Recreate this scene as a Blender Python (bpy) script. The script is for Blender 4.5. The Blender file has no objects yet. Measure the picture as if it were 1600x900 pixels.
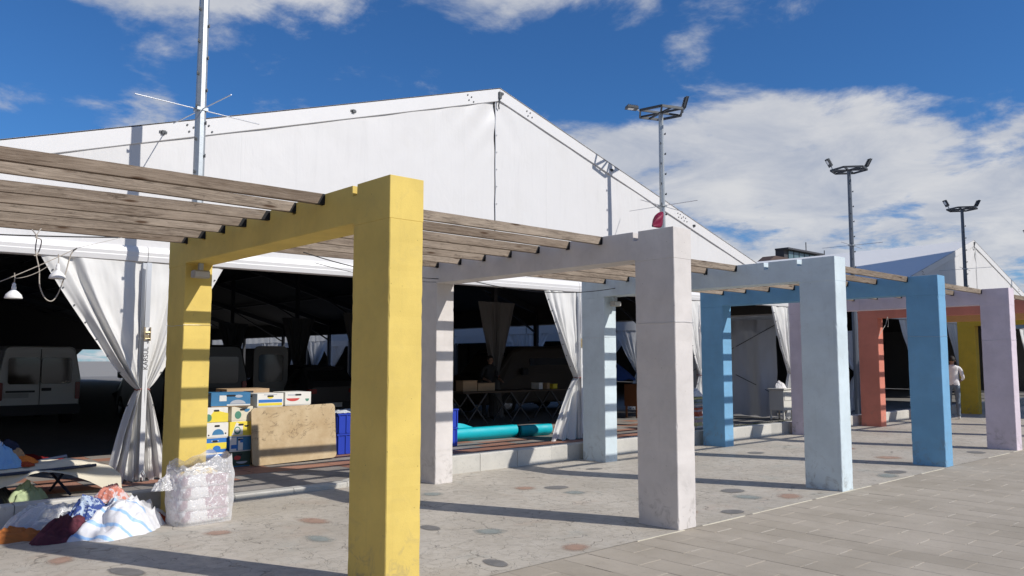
import bpy, bmesh, math, random
from mathutils import Vector, Matrix, noise as mn
R = math.radians
random.seed(7)
scene = bpy.context.scene
COL = scene.collection

# ------------------------------------------------------------------ camera
cam_d = bpy.data.cameras.new('camera'); cam = bpy.data.objects.new('camera', cam_d); COL.objects.link(cam)
cam_d.sensor_width = 36.0; cam_d.lens = 1259.7/1600*36.0; cam_d.clip_end = 3000; cam_d.clip_start = 0.05
PITCH, YAW = R(5.09), R(47.71)
CAMZ = 1.6
FW = Vector((math.cos(PITCH)*math.cos(YAW), math.cos(PITCH)*math.sin(YAW), math.sin(PITCH)))
cam.location = (0, 0, CAMZ)
cam.rotation_euler = FW.to_track_quat('-Z', 'Y').to_euler()
scene.camera = cam
# ------------------------------------------------------------------ sun, exposure
SUN_EL = R(37.4)
SUN_DIR = Vector((0.413*math.cos(SUN_EL), -0.911*math.cos(SUN_EL), math.sin(SUN_EL)))
sun_d = bpy.data.lights.new('sun', 'SUN'); sun = bpy.data.objects.new('sun', sun_d); COL.objects.link(sun)
sun_d.energy = 4.4; sun_d.angle = R(0.53); sun_d.color = (1.0, 0.955, 0.89)
sun.rotation_euler = SUN_DIR.to_track_quat('Z', 'Y').to_euler(); sun.location = (20, -20, 30)
scene.view_settings.view_transform = 'Standard'; scene.view_settings.look = 'None'
scene.view_settings.gamma = 1.0; scene.view_settings.exposure = 0.0
scene.view_settings.use_curve_mapping = False

# ------------------------------------------------------------------ node helper
class NT:
    def __init__(s, tree): s.t = tree; s.n = tree.nodes; s.l = tree.links
    def new(s, ty, **kw):
        n = s.n.new(ty)
        for k, v in kw.items():
            if hasattr(n, k): setattr(n, k, v)
        return n
    def put(s, sock, v):
        if v is None: return
        if isinstance(v, bpy.types.NodeSocket): s.l.new(v, sock)
        elif isinstance(v, (tuple, list)):
            if len(v) == 3 and sock.type == 'RGBA': v = (*v, 1)
            sock.default_value = v
        else: sock.default_value = v
    def m(s, op, a, b=None, c=None, clamp=False):
        n = s.n.new('ShaderNodeMath'); n.operation = op; n.use_clamp = clamp
        s.put(n.inputs[0], a); s.put(n.inputs[1], b); s.put(n.inputs[2], c)
        return n.outputs[0]
    def vm(s, op, a, b=None):
        n = s.n.new('ShaderNodeVectorMath'); n.operation = op
        s.put(n.inputs[0], a); s.put(n.inputs[1], b)
        return n.outputs['Value'] if op in ('DOT_PRODUCT', 'LENGTH') else n.outputs[0]
    def mix(s, f, a, b, blend='MIX'):
        n = s.n.new('ShaderNodeMix'); n.data_type = 'RGBA'; n.blend_type = blend
        s.put(n.inputs[0], f); s.put(n.inputs[6], a); s.put(n.inputs[7], b)
        return n.outputs[2]
    def noise(s, vec, scale, detail=4, rough=0.55, dist=0.0):
        n = s.n.new('ShaderNodeTexNoise'); n.inputs['Scale'].default_value = scale
        n.inputs['Detail'].default_value = detail; n.inputs['Roughness'].default_value = rough
        n.inputs['Distortion'].default_value = dist
        if vec is not None: s.l.new(vec, n.inputs['Vector'])
        return n.outputs['Fac']
    def vor(s, vec, scale, feature='F1', rnd=1.0, out='Distance'):
        n = s.n.new('ShaderNodeTexVoronoi'); n.feature = feature; n.inputs['Scale'].default_value = scale
        n.inputs['Randomness'].default_value = rnd
        if vec is not None: s.l.new(vec, n.inputs['Vector'])
        return n.outputs[out]
    def rng(s, v, a, b, c=0.0, d=1.0, smooth=True):
        n = s.n.new('ShaderNodeMapRange'); n.interpolation_type = 'SMOOTHSTEP' if smooth else 'LINEAR'
        s.put(n.inputs[0], v); s.put(n.inputs[1], a); s.put(n.inputs[2], b); s.put(n.inputs[3], c); s.put(n.inputs[4], d)
        return n.outputs[0]
    def mapping(s, vec, scale=(1, 1, 1), loc=(0, 0, 0), rot=(0, 0, 0)):
        n = s.n.new('ShaderNodeMapping'); s.l.new(vec, n.inputs[0])
        n.inputs[1].default_value = loc; n.inputs[2].default_value = rot; n.inputs[3].default_value = scale
        return n.outputs[0]
    def coord(s, which='Object'):
        return s.n.new('ShaderNodeTexCoord').outputs[which]
    def sep(s, vec):
        n = s.n.new('ShaderNodeSeparateXYZ'); s.l.new(vec, n.inputs[0]); return n.outputs
    def bump(s, h, strength=0.3, dist=0.01):
        n = s.n.new('ShaderNodeBump'); s.put(n.inputs['Height'], h)
        n.inputs['Strength'].default_value = strength; n.inputs['Distance'].default_value = dist
        return n.outputs[0]

# ------------------------------------------------------------------ world: sky with clouds
world = bpy.data.worlds.new('World'); scene.world = world; world.use_nodes = True
def build_world():
    t = NT(world.node_tree); t.n.clear()
    out = t.new('ShaderNodeOutputWorld'); bg = t.new('ShaderNodeBackground'); t.l.new(bg.outputs[0], out.inputs[0])
    bg.inputs[1].default_value = 0.085
    sky = t.new('ShaderNodeTexSky'); sky.sky_type = 'NISHITA'; sky.sun_disc = False
    sky.sun_elevation = SUN_EL; sky.sun_rotation = math.atan2(SUN_DIR.x, SUN_DIR.y)
    sky.altitude = 100; sky.air_density = 1.0; sky.dust_density = 0.25; sky.ozone_density = 3.0
    d = t.vm('NORMALIZE', t.coord('Generated'))
    x, y, z = t.sep(d)
    zz = t.m('MAXIMUM', z, 0.0)
    den = t.m('ADD', zz, 0.16)
    cx = t.m('DIVIDE', x, den); cy = t.m('DIVIDE', y, den)
    cb = t.new('ShaderNodeCombineXYZ'); t.l.new(cx, cb.inputs[0]); t.l.new(cy, cb.inputs[1])
    p = t.mapping(cb.outputs[0], (1, 1, 1), (3.1, 0.7, 0.0))
    big = t.noise(p, 1.3, 2, 0.5, 0.2)
    fine = t.noise(p, 3.6, 9, 0.63, 0.2)
    nz = t.m('ADD', t.m('MULTIPLY', big, 0.42), t.m('MULTIPLY', fine, 0.62))
    # cover by height above the horizon: a low bank, a clear belt, broken cloud higher up
    low = t.rng(z, 0.325, 0.270, 0.0, 0.24)
    high = t.rng(z, 0.36, 0.43, 0.0, 0.105)
    cov = t.m('ADD', low, high)
    def lump(dirv, inner, outer, amount):
        dv = Vector(dirv).normalized()
        dt = t.vm('DOT_PRODUCT', d, tuple(dv))
        return t.rng(dt, math.cos(R(outer)), math.cos(R(inner)), 0.0, amount)
    def dr(az, el): return (math.cos(R(az))*math.cos(R(el)), math.sin(R(az))*math.cos(R(el)), math.sin(R(el)))
    for az, el, i, o, a in ((78, 21.0, 4, 11, 0.27), (64, 21, 1, 7, 0.10), (47, 25.5, 1, 6, 0.14), (40, 25, 1, 4, .12), (28, 25, 1, 6, 0.10), (82, 13.5, 3, 11, -0.26), (74, 15.3, 3, 9, -.22), (56, 18.4, 1, 6, .15), (70, 23, 2, 8, .08), (62, 13, 2, 8, -0.09), (16, 22, 2, 9, -.16), (41, 20.5, 1, 5, -.1), (26, 9, 6, 15, .06)):
        cov = t.m('ADD', cov, lump(dr(az, el), i, o, a))
    mask = t.rng(t.m('ADD', nz, cov), 0.63, 0.80)
    mask = t.m('MULTIPLY', mask, 0.93)
    shade = t.noise(t.mapping(cb.outputs[0], (1, 1, 1), (3.16, .62, 0)), 3.0, 6, .6, .4)
    sh = t.rng(t.m('ADD', t.m('MULTIPLY', shade, .7), t.m('MULTIPLY', mask, .2)), 0.34, 0.72)
    cc = t.mix(sh, (4.9, 5.4, 6.5), (8.4, 8.4, 8.5))
    # clear sky: the deep blue of a polarised phone picture
    blue = t.mix(1.0, sky.outputs[0], (0.40, 0.80, 1.24), 'MULTIPLY')
    t.l.new(t.mix(mask, blue, cc), bg.inputs[0])
build_world()

# ------------------------------------------------------------------ materials
MATS = {}
def mat(name, build=None, **kw):
    if name in MATS: return MATS[name]
    m = bpy.data.materials.new(name); m.use_nodes = True
    t = NT(m.node_tree); b = t.n.get('Principled BSDF')
    MATS[name] = m
    if build: build(t, b, **kw)
    return m
def simple(name, col, rough=0.6, var=0.12, vs=6.0, bump=0.15, bs=60.0, metal=0.0, spec=0.4, bd=0.004):
    def f(t, b):
        co = t.coord('Object')
        n = t.noise(co, vs, 5, .6)
        c = t.mix(n, tuple(v*(1-var) for v in col), tuple(min(1, v*(1+var)) for v in col))
        t.l.new(c, b.inputs['Base Color'])
        b.inputs['Roughness'].default_value = rough; b.inputs['Metallic'].default_value = metal
        b.inputs['Specular IOR Level'].default_value = spec
        if bump: t.l.new(t.bump(t.noise(co, bs, 3, .6), bump, bd), b.inputs['Normal'])
    return mat(name, f)
def paint_mat(name, col):
    """painted rough concrete: faint trowel marks, pin holes, scuffs and dirt at the foot"""
    def f(t, b):
        g = t.n.new('ShaderNodeNewGeometry').outputs['Position']
        x, y, z = t.sep(g)
        mott = t.noise(g, 2.2, 5, .6)
        c = t.mix(t.rng(mott, .3, .75), tuple(v*.90 for v in col), tuple(min(1, v*1.05) for v in col))
        streak = t.noise(t.mapping(g, (14, 14, 0.8)), 1.0, 4, .6)
        c = t.mix(t.rng(streak, .58, .80, 0, .22), c, tuple(v*.62 for v in col))
        spots = t.vor(g, 11.0)
        c = t.mix(t.rng(spots, .055, .035, 0, .75), c, tuple(v*.35 for v in col))
        scuff = t.noise(g, 7.0, 6, .7, 1.2)
        foot = t.rng(z, 0.55, 0.0, 0.0, 1.0)
        dirt = t.m('MULTIPLY', t.rng(scuff, .48, .72), t.m('ADD', t.m('MULTIPLY', foot, .55), .09))
        c = t.mix(dirt, c, (0.20, 0.18, 0.15))
        t.l.new(c, b.inputs['Base Color']); b.inputs['Roughness'].default_value = .72
        b.inputs['Specular IOR Level'].default_value = .25
        h = t.m('ADD', t.m('MULTIPLY', t.noise(g, 130, 3, .65), .6), t.m('MULTIPLY', t.noise(g, 9, 4, .6), .8))
        h = t.m('SUBTRACT', h, t.rng(spots, .05, .03, 0, 1.2))
        t.l.new(t.bump(h, .35, .006), b.inputs['Normal'])
    return mat(name, f)
def fabric(name, col, trans=0.0, rough=.5, wr=.12, dirt=0.10, ws=5.0, bd=.012, seams=0):
    """PVC tent sheet or cloth; trans lets light through"""
    def f(t, b):
        g = t.n.new('ShaderNodeNewGeometry').outputs['Position']
        n = t.noise(g, 1.3, 5, .6)
        st = t.noise(t.mapping(g, (7, 7, .7)), 1.0, 4, .6)
        c = t.mix(t.rng(st, .5, .85, 0, dirt*1.6), col, tuple(v*.72 for v in col))
        c = t.mix(t.rng(n, .45, .8, 0, dirt), c, (col[0]*.8, col[1]*.79, col[2]*.74))
        t.l.new(c, b.inputs['Base Color']); b.inputs['Roughness'].default_value = rough
        b.inputs['Specular IOR Level'].default_value = .3
        h = t.noise(t.mapping(g, (1, 1, .55)), ws, 5, .55, .6)
        if seams:   # welded laps of the sheet and long hanging ripples
            x, y, z = t.sep(g); fr = t.m('FRACT', t.m('DIVIDE', t.m('ADD', x, .35), seams))
            ln = t.rng(t.m('ABSOLUTE', t.m('SUBTRACT', fr, .5)), .012, .008); h = t.m('ADD', h, t.m('MULTIPLY', ln, .12))
            h = t.m('ADD', h, t.m('MULTIPLY', t.noise(t.mapping(g, (6, 6, .5)), 1.0, 4, .55, .5), .35))
        bn = t.bump(h, wr, bd); t.l.new(bn, b.inputs['Normal'])
        if trans:
            out = t.n.get('Material Output'); tr = t.new('ShaderNodeBsdfTranslucent'); mx = t.new('ShaderNodeMixShader')
            t.l.new(c, tr.inputs[0]); mx.inputs[0].default_value = trans
            t.l.new(b.outputs[0], mx.inputs[1]); t.l.new(tr.outputs[0], mx.inputs[2]); t.l.new(mx.outputs[0], out.inputs[0])
    return mat(name, f)
def film(name, tint=(.9, .9, .9), clear=.6):
    def f(t, b):
        out = t.n.get('Material Output')
        g = t.n.new('ShaderNodeNewGeometry').outputs['Position']
        bn = t.bump(t.noise(g, 22, 5, .6, 1.0), .7, .02)
        tr = t.new('ShaderNodeBsdfTransparent'); gl = t.new('ShaderNodeBsdfGlossy'); df = t.new('ShaderNodeBsdfDiffuse')
        gl.inputs['Roughness'].default_value = .18; df.inputs[0].default_value = (*tint, 1)
        t.l.new(bn, gl.inputs['Normal']); t.l.new(bn, df.inputs['Normal'])
        lw = t.new('ShaderNodeLayerWeight'); lw.inputs[0].default_value = .35; t.l.new(bn, lw.inputs['Normal'])
        m1 = t.new('ShaderNodeMixShader'); m2 = t.new('ShaderNodeMixShader')
        m1.inputs[0].default_value = .22; t.l.new(df.outputs[0], m1.inputs[1]); t.l.new(gl.outputs[0], m1.inputs[2])
        fac = t.m('ADD', t.m('MULTIPLY', lw.outputs['Facing'], .5), 1-clear, clamp=True)
        t.l.new(fac, m2.inputs[0]); t.l.new(tr.outputs[0], m2.inputs[1]); t.l.new(m1.outputs[0], m2.inputs[2])
        t.l.new(m2.outputs[0], out.inputs[0])
    return mat(name, f)
def wood_mat(name, a, bcol, knots=True):
    def f(t, b):
        co = t.coord('Object'); oi = t.n.new('ShaderNodeObjectInfo')
        off = t.m('MULTIPLY', oi.outputs['Random'], 37.0)
        cb = t.new('ShaderNodeCombineXYZ'); t.l.new(off, cb.inputs[0]); t.l.new(off, cb.inputs[1])
        p = t.vm('ADD', co, cb.outputs[0])
        gr = t.noise(t.mapping(p, (3.0, 70, 70)), 1.0, 7, .72, 1.6)
        big = t.noise(t.mapping(p, (1.1, 5, 5)), 1.0, 4, .6)
        c = t.mix(t.rng(gr, .3, .72), a, bcol)
        c = t.mix(t.rng(big, .4, .75, 0, .55), c, tuple(v*1.35 for v in bcol))
        sp_ = t.noise(t.mapping(p, (4.5, 30, 30)), 1.0, 5, .7, 1.0)
        c = t.mix(t.rng(sp_, .54, .70, 0, .75), c, tuple(v*.45 for v in a)); c = t.mix(t.rng(sp_, .40, .24, 0, .5), c, (.46, .41, .36))
        c = t.mix(t.m('MULTIPLY', oi.outputs['Random'], .45), c, (a[0]*.95, a[1]*.78, a[2]*.62))
        kn = t.vor(t.mapping(p, (2.3, 0.01, 12)), 1.0)
        c = t.mix(t.rng(kn, .20, .06, 0, .9), c, (a[0]*.55, a[1]*.36, a[2]*.22))
        t.l.new(c, b.inputs['Base Color']); b.inputs['Roughness'].default_value = .8; b.inputs['Specular IOR Level'].default_value = .2
        t.l.new(t.bump(gr, .5, .006), b.inputs['Normal'])
    return mat(name, f)

M = {}
M['yellow'] = paint_mat('yellow_paint', (.695, .52, .138)); M['grey'] = paint_mat('pale_grey_paint', (.645, .605, .575))
M['pale_blue'] = paint_mat('pale_blue_paint', (.585, .67, .705)); M['blue'] = paint_mat('blue_paint', (.17, .37, .57))
M['lilac'] = paint_mat('lilac_paint', (.64, .555, .62)); M['salmon'] = paint_mat('salmon_paint', (.60, .215, .155))
M['orange'] = paint_mat('orange_paint', (.66, .34, .12)); M['mustard'] = paint_mat('mustard_paint', (.66, .45, .05))
M['teal_grey'] = paint_mat('teal_grey_paint', (.45, .56, .60))
M['wood'] = wood_mat('weathered_wood', (.105, .080, .060), (.37, .305, .24))
M['end_shade'] = simple('slat_end_shade', (.012, .011, .011), .8, .2)  # black for the shade at the beam notches, painted on the slat ends
M['pvc'] = fabric('white_tent_sheet', (.655, .645, .64), 0, .45, .30, .18, 2.0, .035, seams=2.1)
M['pvc_roof'] = fabric('white_roof_sheet', (.80, .795, .78), 0, .45, .10, .10, 2.2, .02)
M['pvc_curtain'] = fabric('white_tent_curtain', (.80, .79, .765), .16, .42, .22, .16, 6.0, .02)
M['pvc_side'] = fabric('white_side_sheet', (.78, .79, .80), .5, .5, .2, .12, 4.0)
M['pvc_inner'] = fabric('shaded_side_sheet', (.50, .53, .58), .06, .5, .3, .25, 3.0)  # side sheet copy with the blue-grey shade put into its colour
M['shade_liner'] = fabric('interior_shade_lining', (.075, .072, .070), 0, .8, .3, .25, 2.5, .03)  # dark colour carries the shade under the roof
M['shaded_curtain'] = fabric('shaded_inside_curtain', (.16, .155, .15), 0.0, .7, .2, .2, 5.0)  # inside curtains darkened in colour to stand for their shade
M['alu'] = simple('aluminium', (.62, .63, .65), .38, .06, 9, .1, 90, .85)
M['alu_white'] = simple('white_clad_aluminium', (.68, .67, .665), .4, .04, 4, .04, 50)
M['alu_dark'] = simple('dark_frame_metal', (.06, .06, .065), .5, .15, 5, .1, 50, .4)
M['galv'] = simple('galvanised_steel', (.40, .43, .45), .45, .25, 26, .2, 60, .65)
M['steel_dark'] = simple('dark_weathered_steel', (.08, .085, .09), .55, .3, 18, .2, 60, .5)
M['black'] = simple('black_plastic', (.02, .02, .022), .5, .2)
M['rubber'] = simple('tyre_rubber', (.018, .018, .018), .85, .2)
M['glass_dark'] = simple('dark_vehicle_glass', (.012, .014, .016), .06, .1, 3, 0, 1, 0, .6)
M['rope'] = simple('grey_rope', (.42, .38, .33), .9, .25, 60, .5, 200)
M['white_enamel'] = simple('white_enamel', (.8, .8, .79), .3, .04)

def stamped(t, b):
    g = t.n.new('ShaderNodeNewGeometry').outputs['Position']
    w = t.vm('ADD', g, t.vm('MULTIPLY', t.n.new('ShaderNodeTexNoise').outputs['Color'], (0, 0, 0)))
    nn = t.n.new('ShaderNodeTexNoise'); nn.inputs['Scale'].default_value = 5.5; nn.inputs['Detail'].default_value = 6; t.l.new(g, nn.inputs['Vector'])
    warp = t.vm('ADD', g, t.vm('MULTIPLY', t.vm('SUBTRACT', nn.outputs['Color'], (.5, .5, .5)), (.42, .42, 0)))
    e = t.vor(t.mapping(warp, (1, 1, 0.0)), 2.6, 'DISTANCE_TO_EDGE')
    brk = t.noise(g, 2.7, 3, .6)
    crack = t.m('MULTIPLY', t.rng(e, .019, .003), t.rng(brk, .42, .58))
    e2 = t.vor(t.mapping(warp, (1, 1, 0.0), (4, 3, 0)), 6.0, 'DISTANCE_TO_EDGE')
    crack2 = t.m('MULTIPLY', t.rng(e2, .03, .006), t.rng(brk, .60, .50, 0, .35))
    cr = t.m('MAXIMUM', crack, crack2)
    n1 = t.noise(g, .8, 6, .65); n2 = t.noise(g, 9, 6, .7)
    c = t.mix(t.rng(n1, .3, .72), (.40, .36, .30), (.52, .475, .405))
    c = t.mix(t.rng(n2, .45, .72, 0, .6), c, (.31, .275, .22))
    tint = t.noise(t.mapping(g, (1, 1, 1), (9, 2, 0)), 1.6, 3, .6)
    c = t.mix(t.rng(tint, .58, .72, 0, .25), c, (.45, .33, .25)); c = t.mix(t.rng(tint, .42, .30, 0, .22), c, (.30, .35, .33))
    c = t.mix(t.m('MULTIPLY', cr, .75), c, (.17, .15, .125))
    t.l.new(c, b.inputs['Base Color']); b.inputs['Specular IOR Level'].default_value = .35
    t.l.new(t.rng(n2, .3, .7, .48, .7), b.inputs['Roughness'])
    h = t.m('SUBTRACT', t.m('ADD', t.m('MULTIPLY', n2, .35), t.m('MULTIPLY', t.noise(g, 60, 3, .6), .12)), t.m('MULTIPLY', cr, .9))
    t.l.new(t.bump(h, .5, .012), b.inputs['Normal'])
M['stamped'] = mat('stamped_concrete', stamped)
def paver(t, b, a=(.325, .284, .226), c2=(.44, .388, .318), sp=1.0, rv=.16):
    g = t.n.new('ShaderNodeNewGeometry'); pos = g.outputs['Position']; oi = t.n.new('ShaderNodeObjectInfo')
    r = t.m('FRACT', t.m('ADD', g.outputs['Random Per Island'], oi.outputs['Random']))
    n1 = t.noise(pos, 1.1, 5, .65); n2 = t.noise(pos, 85, 5, .8); n3 = t.noise(pos, 7, 5, .65)
    f = t.m('ADD', t.m('MULTIPLY', n1, .9), t.m('MULTIPLY', r, rv))
    c = t.mix(t.rng(f, .25, .8), a, c2)
    c = t.mix(t.rng(n2, .55, .8, 0, .5*sp), c, tuple(v*.45 for v in a)); c = t.mix(t.rng(n2, .42, .25, 0, .35*sp), c, tuple(min(1, v*1.5) for v in c2))
    n4 = t.noise(pos, 28, 5, .75)
    c = t.mix(t.rng(n4, .56, .74, 0, .45*sp), c, tuple(v*.5 for v in a))
    c = t.mix(t.rng(n3, .55, .8, 0, .3), c, (a[0]*.8, a[1]*.82, a[2]*.86))
    t.l.new(c, b.inputs['Base Color']); b.inputs['Roughness'].default_value = .75; b.inputs['Specular IOR Level'].default_value = .25
    t.l.new(t.bump(t.m('ADD', n2, t.m('MULTIPLY', n3, .7)), .3, .004), b.inputs['Normal'])
M['paver'] = mat('grey_paver', paver)
M['tile_red'] = mat('red_paver', paver, a=(.26, .125, .085), c2=(.40, .21, .15))
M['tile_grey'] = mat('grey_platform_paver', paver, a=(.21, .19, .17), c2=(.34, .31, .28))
M['kerb'] = mat('granite_kerb', paver, a=(.38, .37, .34), c2=(.56, .54, .49), sp=1.3, rv=.25)
M['joint'] = simple('joint_sand', (.16, .145, .12), .95, .3, 20)
M['mortar'] = simple('pale_mortar', (.49, .45, .385), .85, .2, 9)
M['strip'] = simple('pale_joint_strip', (.62, .58, .46), .8, .25, 9)
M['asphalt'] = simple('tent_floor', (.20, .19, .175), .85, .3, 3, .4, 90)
M['ground'] = simple('far_ground', (.28, .265, .24), .9, .2, .4, .2, 20)

# ------------------------------------------------------------------ mesh helpers
def link(o, parent=None):
    COL.objects.link(o)
    if parent is not None: o.parent = parent
    return o
def tag(o, label, cat, group=None):
    o['label'] = label; o['category'] = cat
    if group: o['group'] = group
    return o
def empty(name, loc=(0, 0, 0), rz=0.0):
    o = bpy.data.objects.new(name, None); o.location = loc; o.rotation_euler = (0, 0, rz); o.empty_display_size = .2
    COL.objects.link(o); return o
def struct(o): o['kind'] = 'structure'; return o
class MB:
    def __init__(s): s.v = []; s.f = []; s.mi = []; s.sm = []
    def add(s, vs, fs, mi=0, smooth=False):
        k = len(s.v); s.v += [tuple(v) for v in vs]
        for f in fs: s.f.append([i+k for i in f]); s.mi.append(mi); s.sm.append(smooth)
        return s
    def box(s, x0, x1, y0, y1, z0, z1, mi=0):
        return s.add([(x0, y0, z0), (x1, y0, z0), (x1, y1, z0), (x0, y1, z0), (x0, y0, z1), (x1, y0, z1), (x1, y1, z1), (x0, y1, z1)],
                     [(0, 3, 2, 1), (4, 5, 6, 7), (0, 1, 5, 4), (1, 2, 6, 5), (2, 3, 7, 6), (3, 0, 4, 7)], mi)
    def bar(s, p, q, w, h=None, mi=0, up=(0, 0, 1)):
        p, q = Vector(p), Vector(q); d = (q-p).normalized(); h = h or w
        u = Vector(up)
        if abs(d.dot(u)) > .97: u = Vector((1, 0, 0))
        a = d.cross(u).normalized()*(w/2); b = a.cross(d).normalized()*(h/2)
        vs = [p-a-b, p+a-b, p+a+b, p-a+b, q-a-b, q+a-b, q+a+b, q-a+b]
        return s.add(vs, [(0, 3, 2, 1), (4, 5, 6, 7), (0, 1, 5, 4), (1, 2, 6, 5), (2, 3, 7, 6), (3, 0, 4, 7)], mi)
    def tube(s, pts, r, n=8, mi=0, cap=True, smooth=True):
        pts = [Vector(p) for p in pts]; rs = r if isinstance(r, (list, tuple)) else [r]*len(pts)
        rings = []; prev = None
        for i, p in enumerate(pts):
            d = (pts[min(i+1, len(pts)-1)]-pts[max(i-1, 0)]).normalized()
            if prev is None:
                u = Vector((0, 0, 1)) if abs(d.z) < .9 else Vector((1, 0, 0)); a = d.cross(u).normalized()
            else:
                a = (prev-d*prev.dot(d)).normalized()
            prev = a; b = d.cross(a)
            rings.append([p+(a*math.cos(2*math.pi*k/n)+b*math.sin(2*math.pi*k/n))*rs[i] for k in range(n)])
        vs = [v for rg in rings for v in rg]; fs = []
        for i in range(len(pts)-1):
            for k in range(n):
                fs.append((i*n+k, i*n+(k+1) % n, (i+1)*n+(k+1) % n, (i+1)*n+k))
        s.add(vs, fs, mi, smooth)
        if cap:
            s.add(rings[0], [tuple(reversed(range(n)))], mi); s.add(rings[-1], [tuple(range(n))], mi)
        return s
    def lathe(s, c, prof, n=20, mi=0, smooth=True):
        c = Vector(c); vs = []; fs = []
        for r, z in prof:
            for k in range(n): vs.append(c+Vector((r*math.cos(2*math.pi*k/n), r*math.sin(2*math.pi*k/n), z)))
        for i in range(len(prof)-1):
            for k in range(n): fs.append((i*n+k, i*n+(k+1) % n, (i+1)*n+(k+1) % n, (i+1)*n+k))
        return s.add(vs, fs, mi, smooth)
    def prism(s, poly, a, b, axis='x', mi=0):
        """poly in the two other axes (in order), extruded from a to b"""
        def mk(t, p):
            return {'x': (t, p[0], p[1]), 'y': (p[0], t, p[1]), 'z': (p[0], p[1], t)}[axis]
        n = len(poly); vs = [mk(a, p) for p in poly]+[mk(b, p) for p in poly]
        fs = [tuple(range(n)), tuple(reversed(range(n, 2*n)))]+[(i, i+n, (i+1) % n+n, (i+1) % n) for i in range(n)]
        return s.add(vs, fs, mi)
    def grid(s, fn, nu, nv, mi=0, smooth=True):
        vs = [fn(i/nu, j/nv) for j in range(nv+1) for i in range(nu+1)]
        fs = [(j*(nu+1)+i, j*(nu+1)+i+1, (j+1)*(nu+1)+i+1, (j+1)*(nu+1)+i) for j in range(nv) for i in range(nu)]
        return s.add(vs, fs, mi, smooth)
    def mesh(s, name, mats, bevel=0, seg=1, fix=True):
        me = bpy.data.meshes.new(name); me.from_pydata(s.v, [], s.f)
        me.polygons.foreach_set('material_index', s.mi); me.polygons.foreach_set('use_smooth', s.sm)
        for m in (mats if isinstance(mats, (list, tuple)) else [mats]): me.materials.append(m)
        if bevel or fix:
            bm = bmesh.new(); bm.from_mesh(me)
            if bevel:
                bmesh.ops.remove_doubles(bm, verts=bm.verts, dist=1e-5)
                es = [e for e in bm.edges if len(e.link_faces) == 2 and e.calc_face_angle(0) > .5]
                bmesh.ops.bevel(bm, geom=es, offset=bevel, segments=seg, profile=.5, affect='EDGES', clamp_overlap=True)
            if fix: bmesh.ops.recalc_face_normals(bm, faces=bm.faces)
            bm.to_mesh(me); bm.free()
        me.update(); return me
    def build(s, name, mats, parent=None, bevel=0, seg=1, fix=True):
        return link(bpy.data.objects.new(name, s.mesh(name, mats, bevel, seg, fix)), parent)
def nz(p, s=1.0, oct=3):
    return mn.fractal(Vector(p)*s, 1.0, 2.0, oct)
def project(p):
    d = Vector(p)-Vector((0, 0, CAMZ)); z = d.dot(FW); rt = Vector((math.sin(YAW), -math.cos(YAW), 0)); up = rt.cross(FW)
    if z < .2: return None
    return 800+1259.7*d.dot(rt)/z, 450-1259.7*d.dot(up)/z, z
def copy_tree(o, parent=None):
    c = o.copy(); COL.objects.link(c); c.parent = parent
    for ch in list(o.children): copy_tree(ch, c)
    return c
def rrect(w, h, r, n=4, cx=0, cy=0):
    pts = []
    for sx, sy, a0 in ((1, 1, 0), (-1, 1, 90), (-1, -1, 180), (1, -1, 270)):
        for k in range(n+1):
            a = R(a0+90*k/n); pts.append((cx+sx*(w/2-r)+r*math.cos(a), cy+sy*(h/2-r)+r*math.sin(a)))
    return pts

# ------------------------------------------------------------------ layout constants
PX = [3.1087+3.3147*(k-1) for k in range(0, 11)]
PX[1], PX[2], PX[3], PX[4], PX[5], PX[6] = 3.1087, 6.3794, 9.6995, 13.0288, 16.343, 19.682
Y0, LW, LT, PH, UND, SP = 4.683, .481, .286, 2.895, 2.607, 3.803
KY = 9.06
FZ = .012            # floor of the tents, a little above the walkway
STRIP_Y = 4.66
def sstep(a, b, v):
    t = max(0, min(1, (v-a)/(b-a))); return t*t*(3-2*t)
def kerb_h(x):
    return .21-.150*sstep(3.15, 3.75, x)+.190*sstep(5.35, 6.3, x)
def plat_z(x, y): return FZ-.002

# ------------------------------------------------------------------ ground, plaza, platform
b = MB(); b.add([(-600, -600, -.03), (900, -600, -.03), (900, 900, -.03), (-600, 900, -.03)], [(0, 1, 2, 3)])
struct(b.build('ground', M['ground']))
b = MB(); b.add([(-9, STRIP_Y+.012, 0), (70, STRIP_Y+.012, 0), (70, KY+.05, 0), (-9, KY+.05, 0)], [(0, 1, 2, 3)])
plaza = struct(b.build('plaza_walkway', M['stamped']))
b = MB(); b.add([(-9, -30, -.012), (70, -30, -.012), (70, STRIP_Y+.03, -.012), (-9, STRIP_Y+.03, -.012)], [(0, 1, 2, 3)])
pave = struct(b.build('plaza_pavement', M['joint']))
# pale joint strip between walkway and pavement, broken here and there
b = MB(); xx = -2.0
while xx < 45:
    L = random.uniform(.5, 1.9)
    w = random.uniform(.004, .009)
    if random.random() < .85: b.box(xx, xx+L, STRIP_Y-.002-w, STRIP_Y+.002+w, -.01, .0025)
    xx += L+random.uniform(.02, .35)
b.build('joint_strip', M['strip'], pave)
b = MB(); b.add([(-9, STRIP_Y-.012, -.003), (70, STRIP_Y-.012, -.003), (70, STRIP_Y+.014, -.003), (-9, STRIP_Y+.014, -.003)], [(0, 1, 2, 3)]); b.build('joint_bed', M['paver'], pave)
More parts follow.
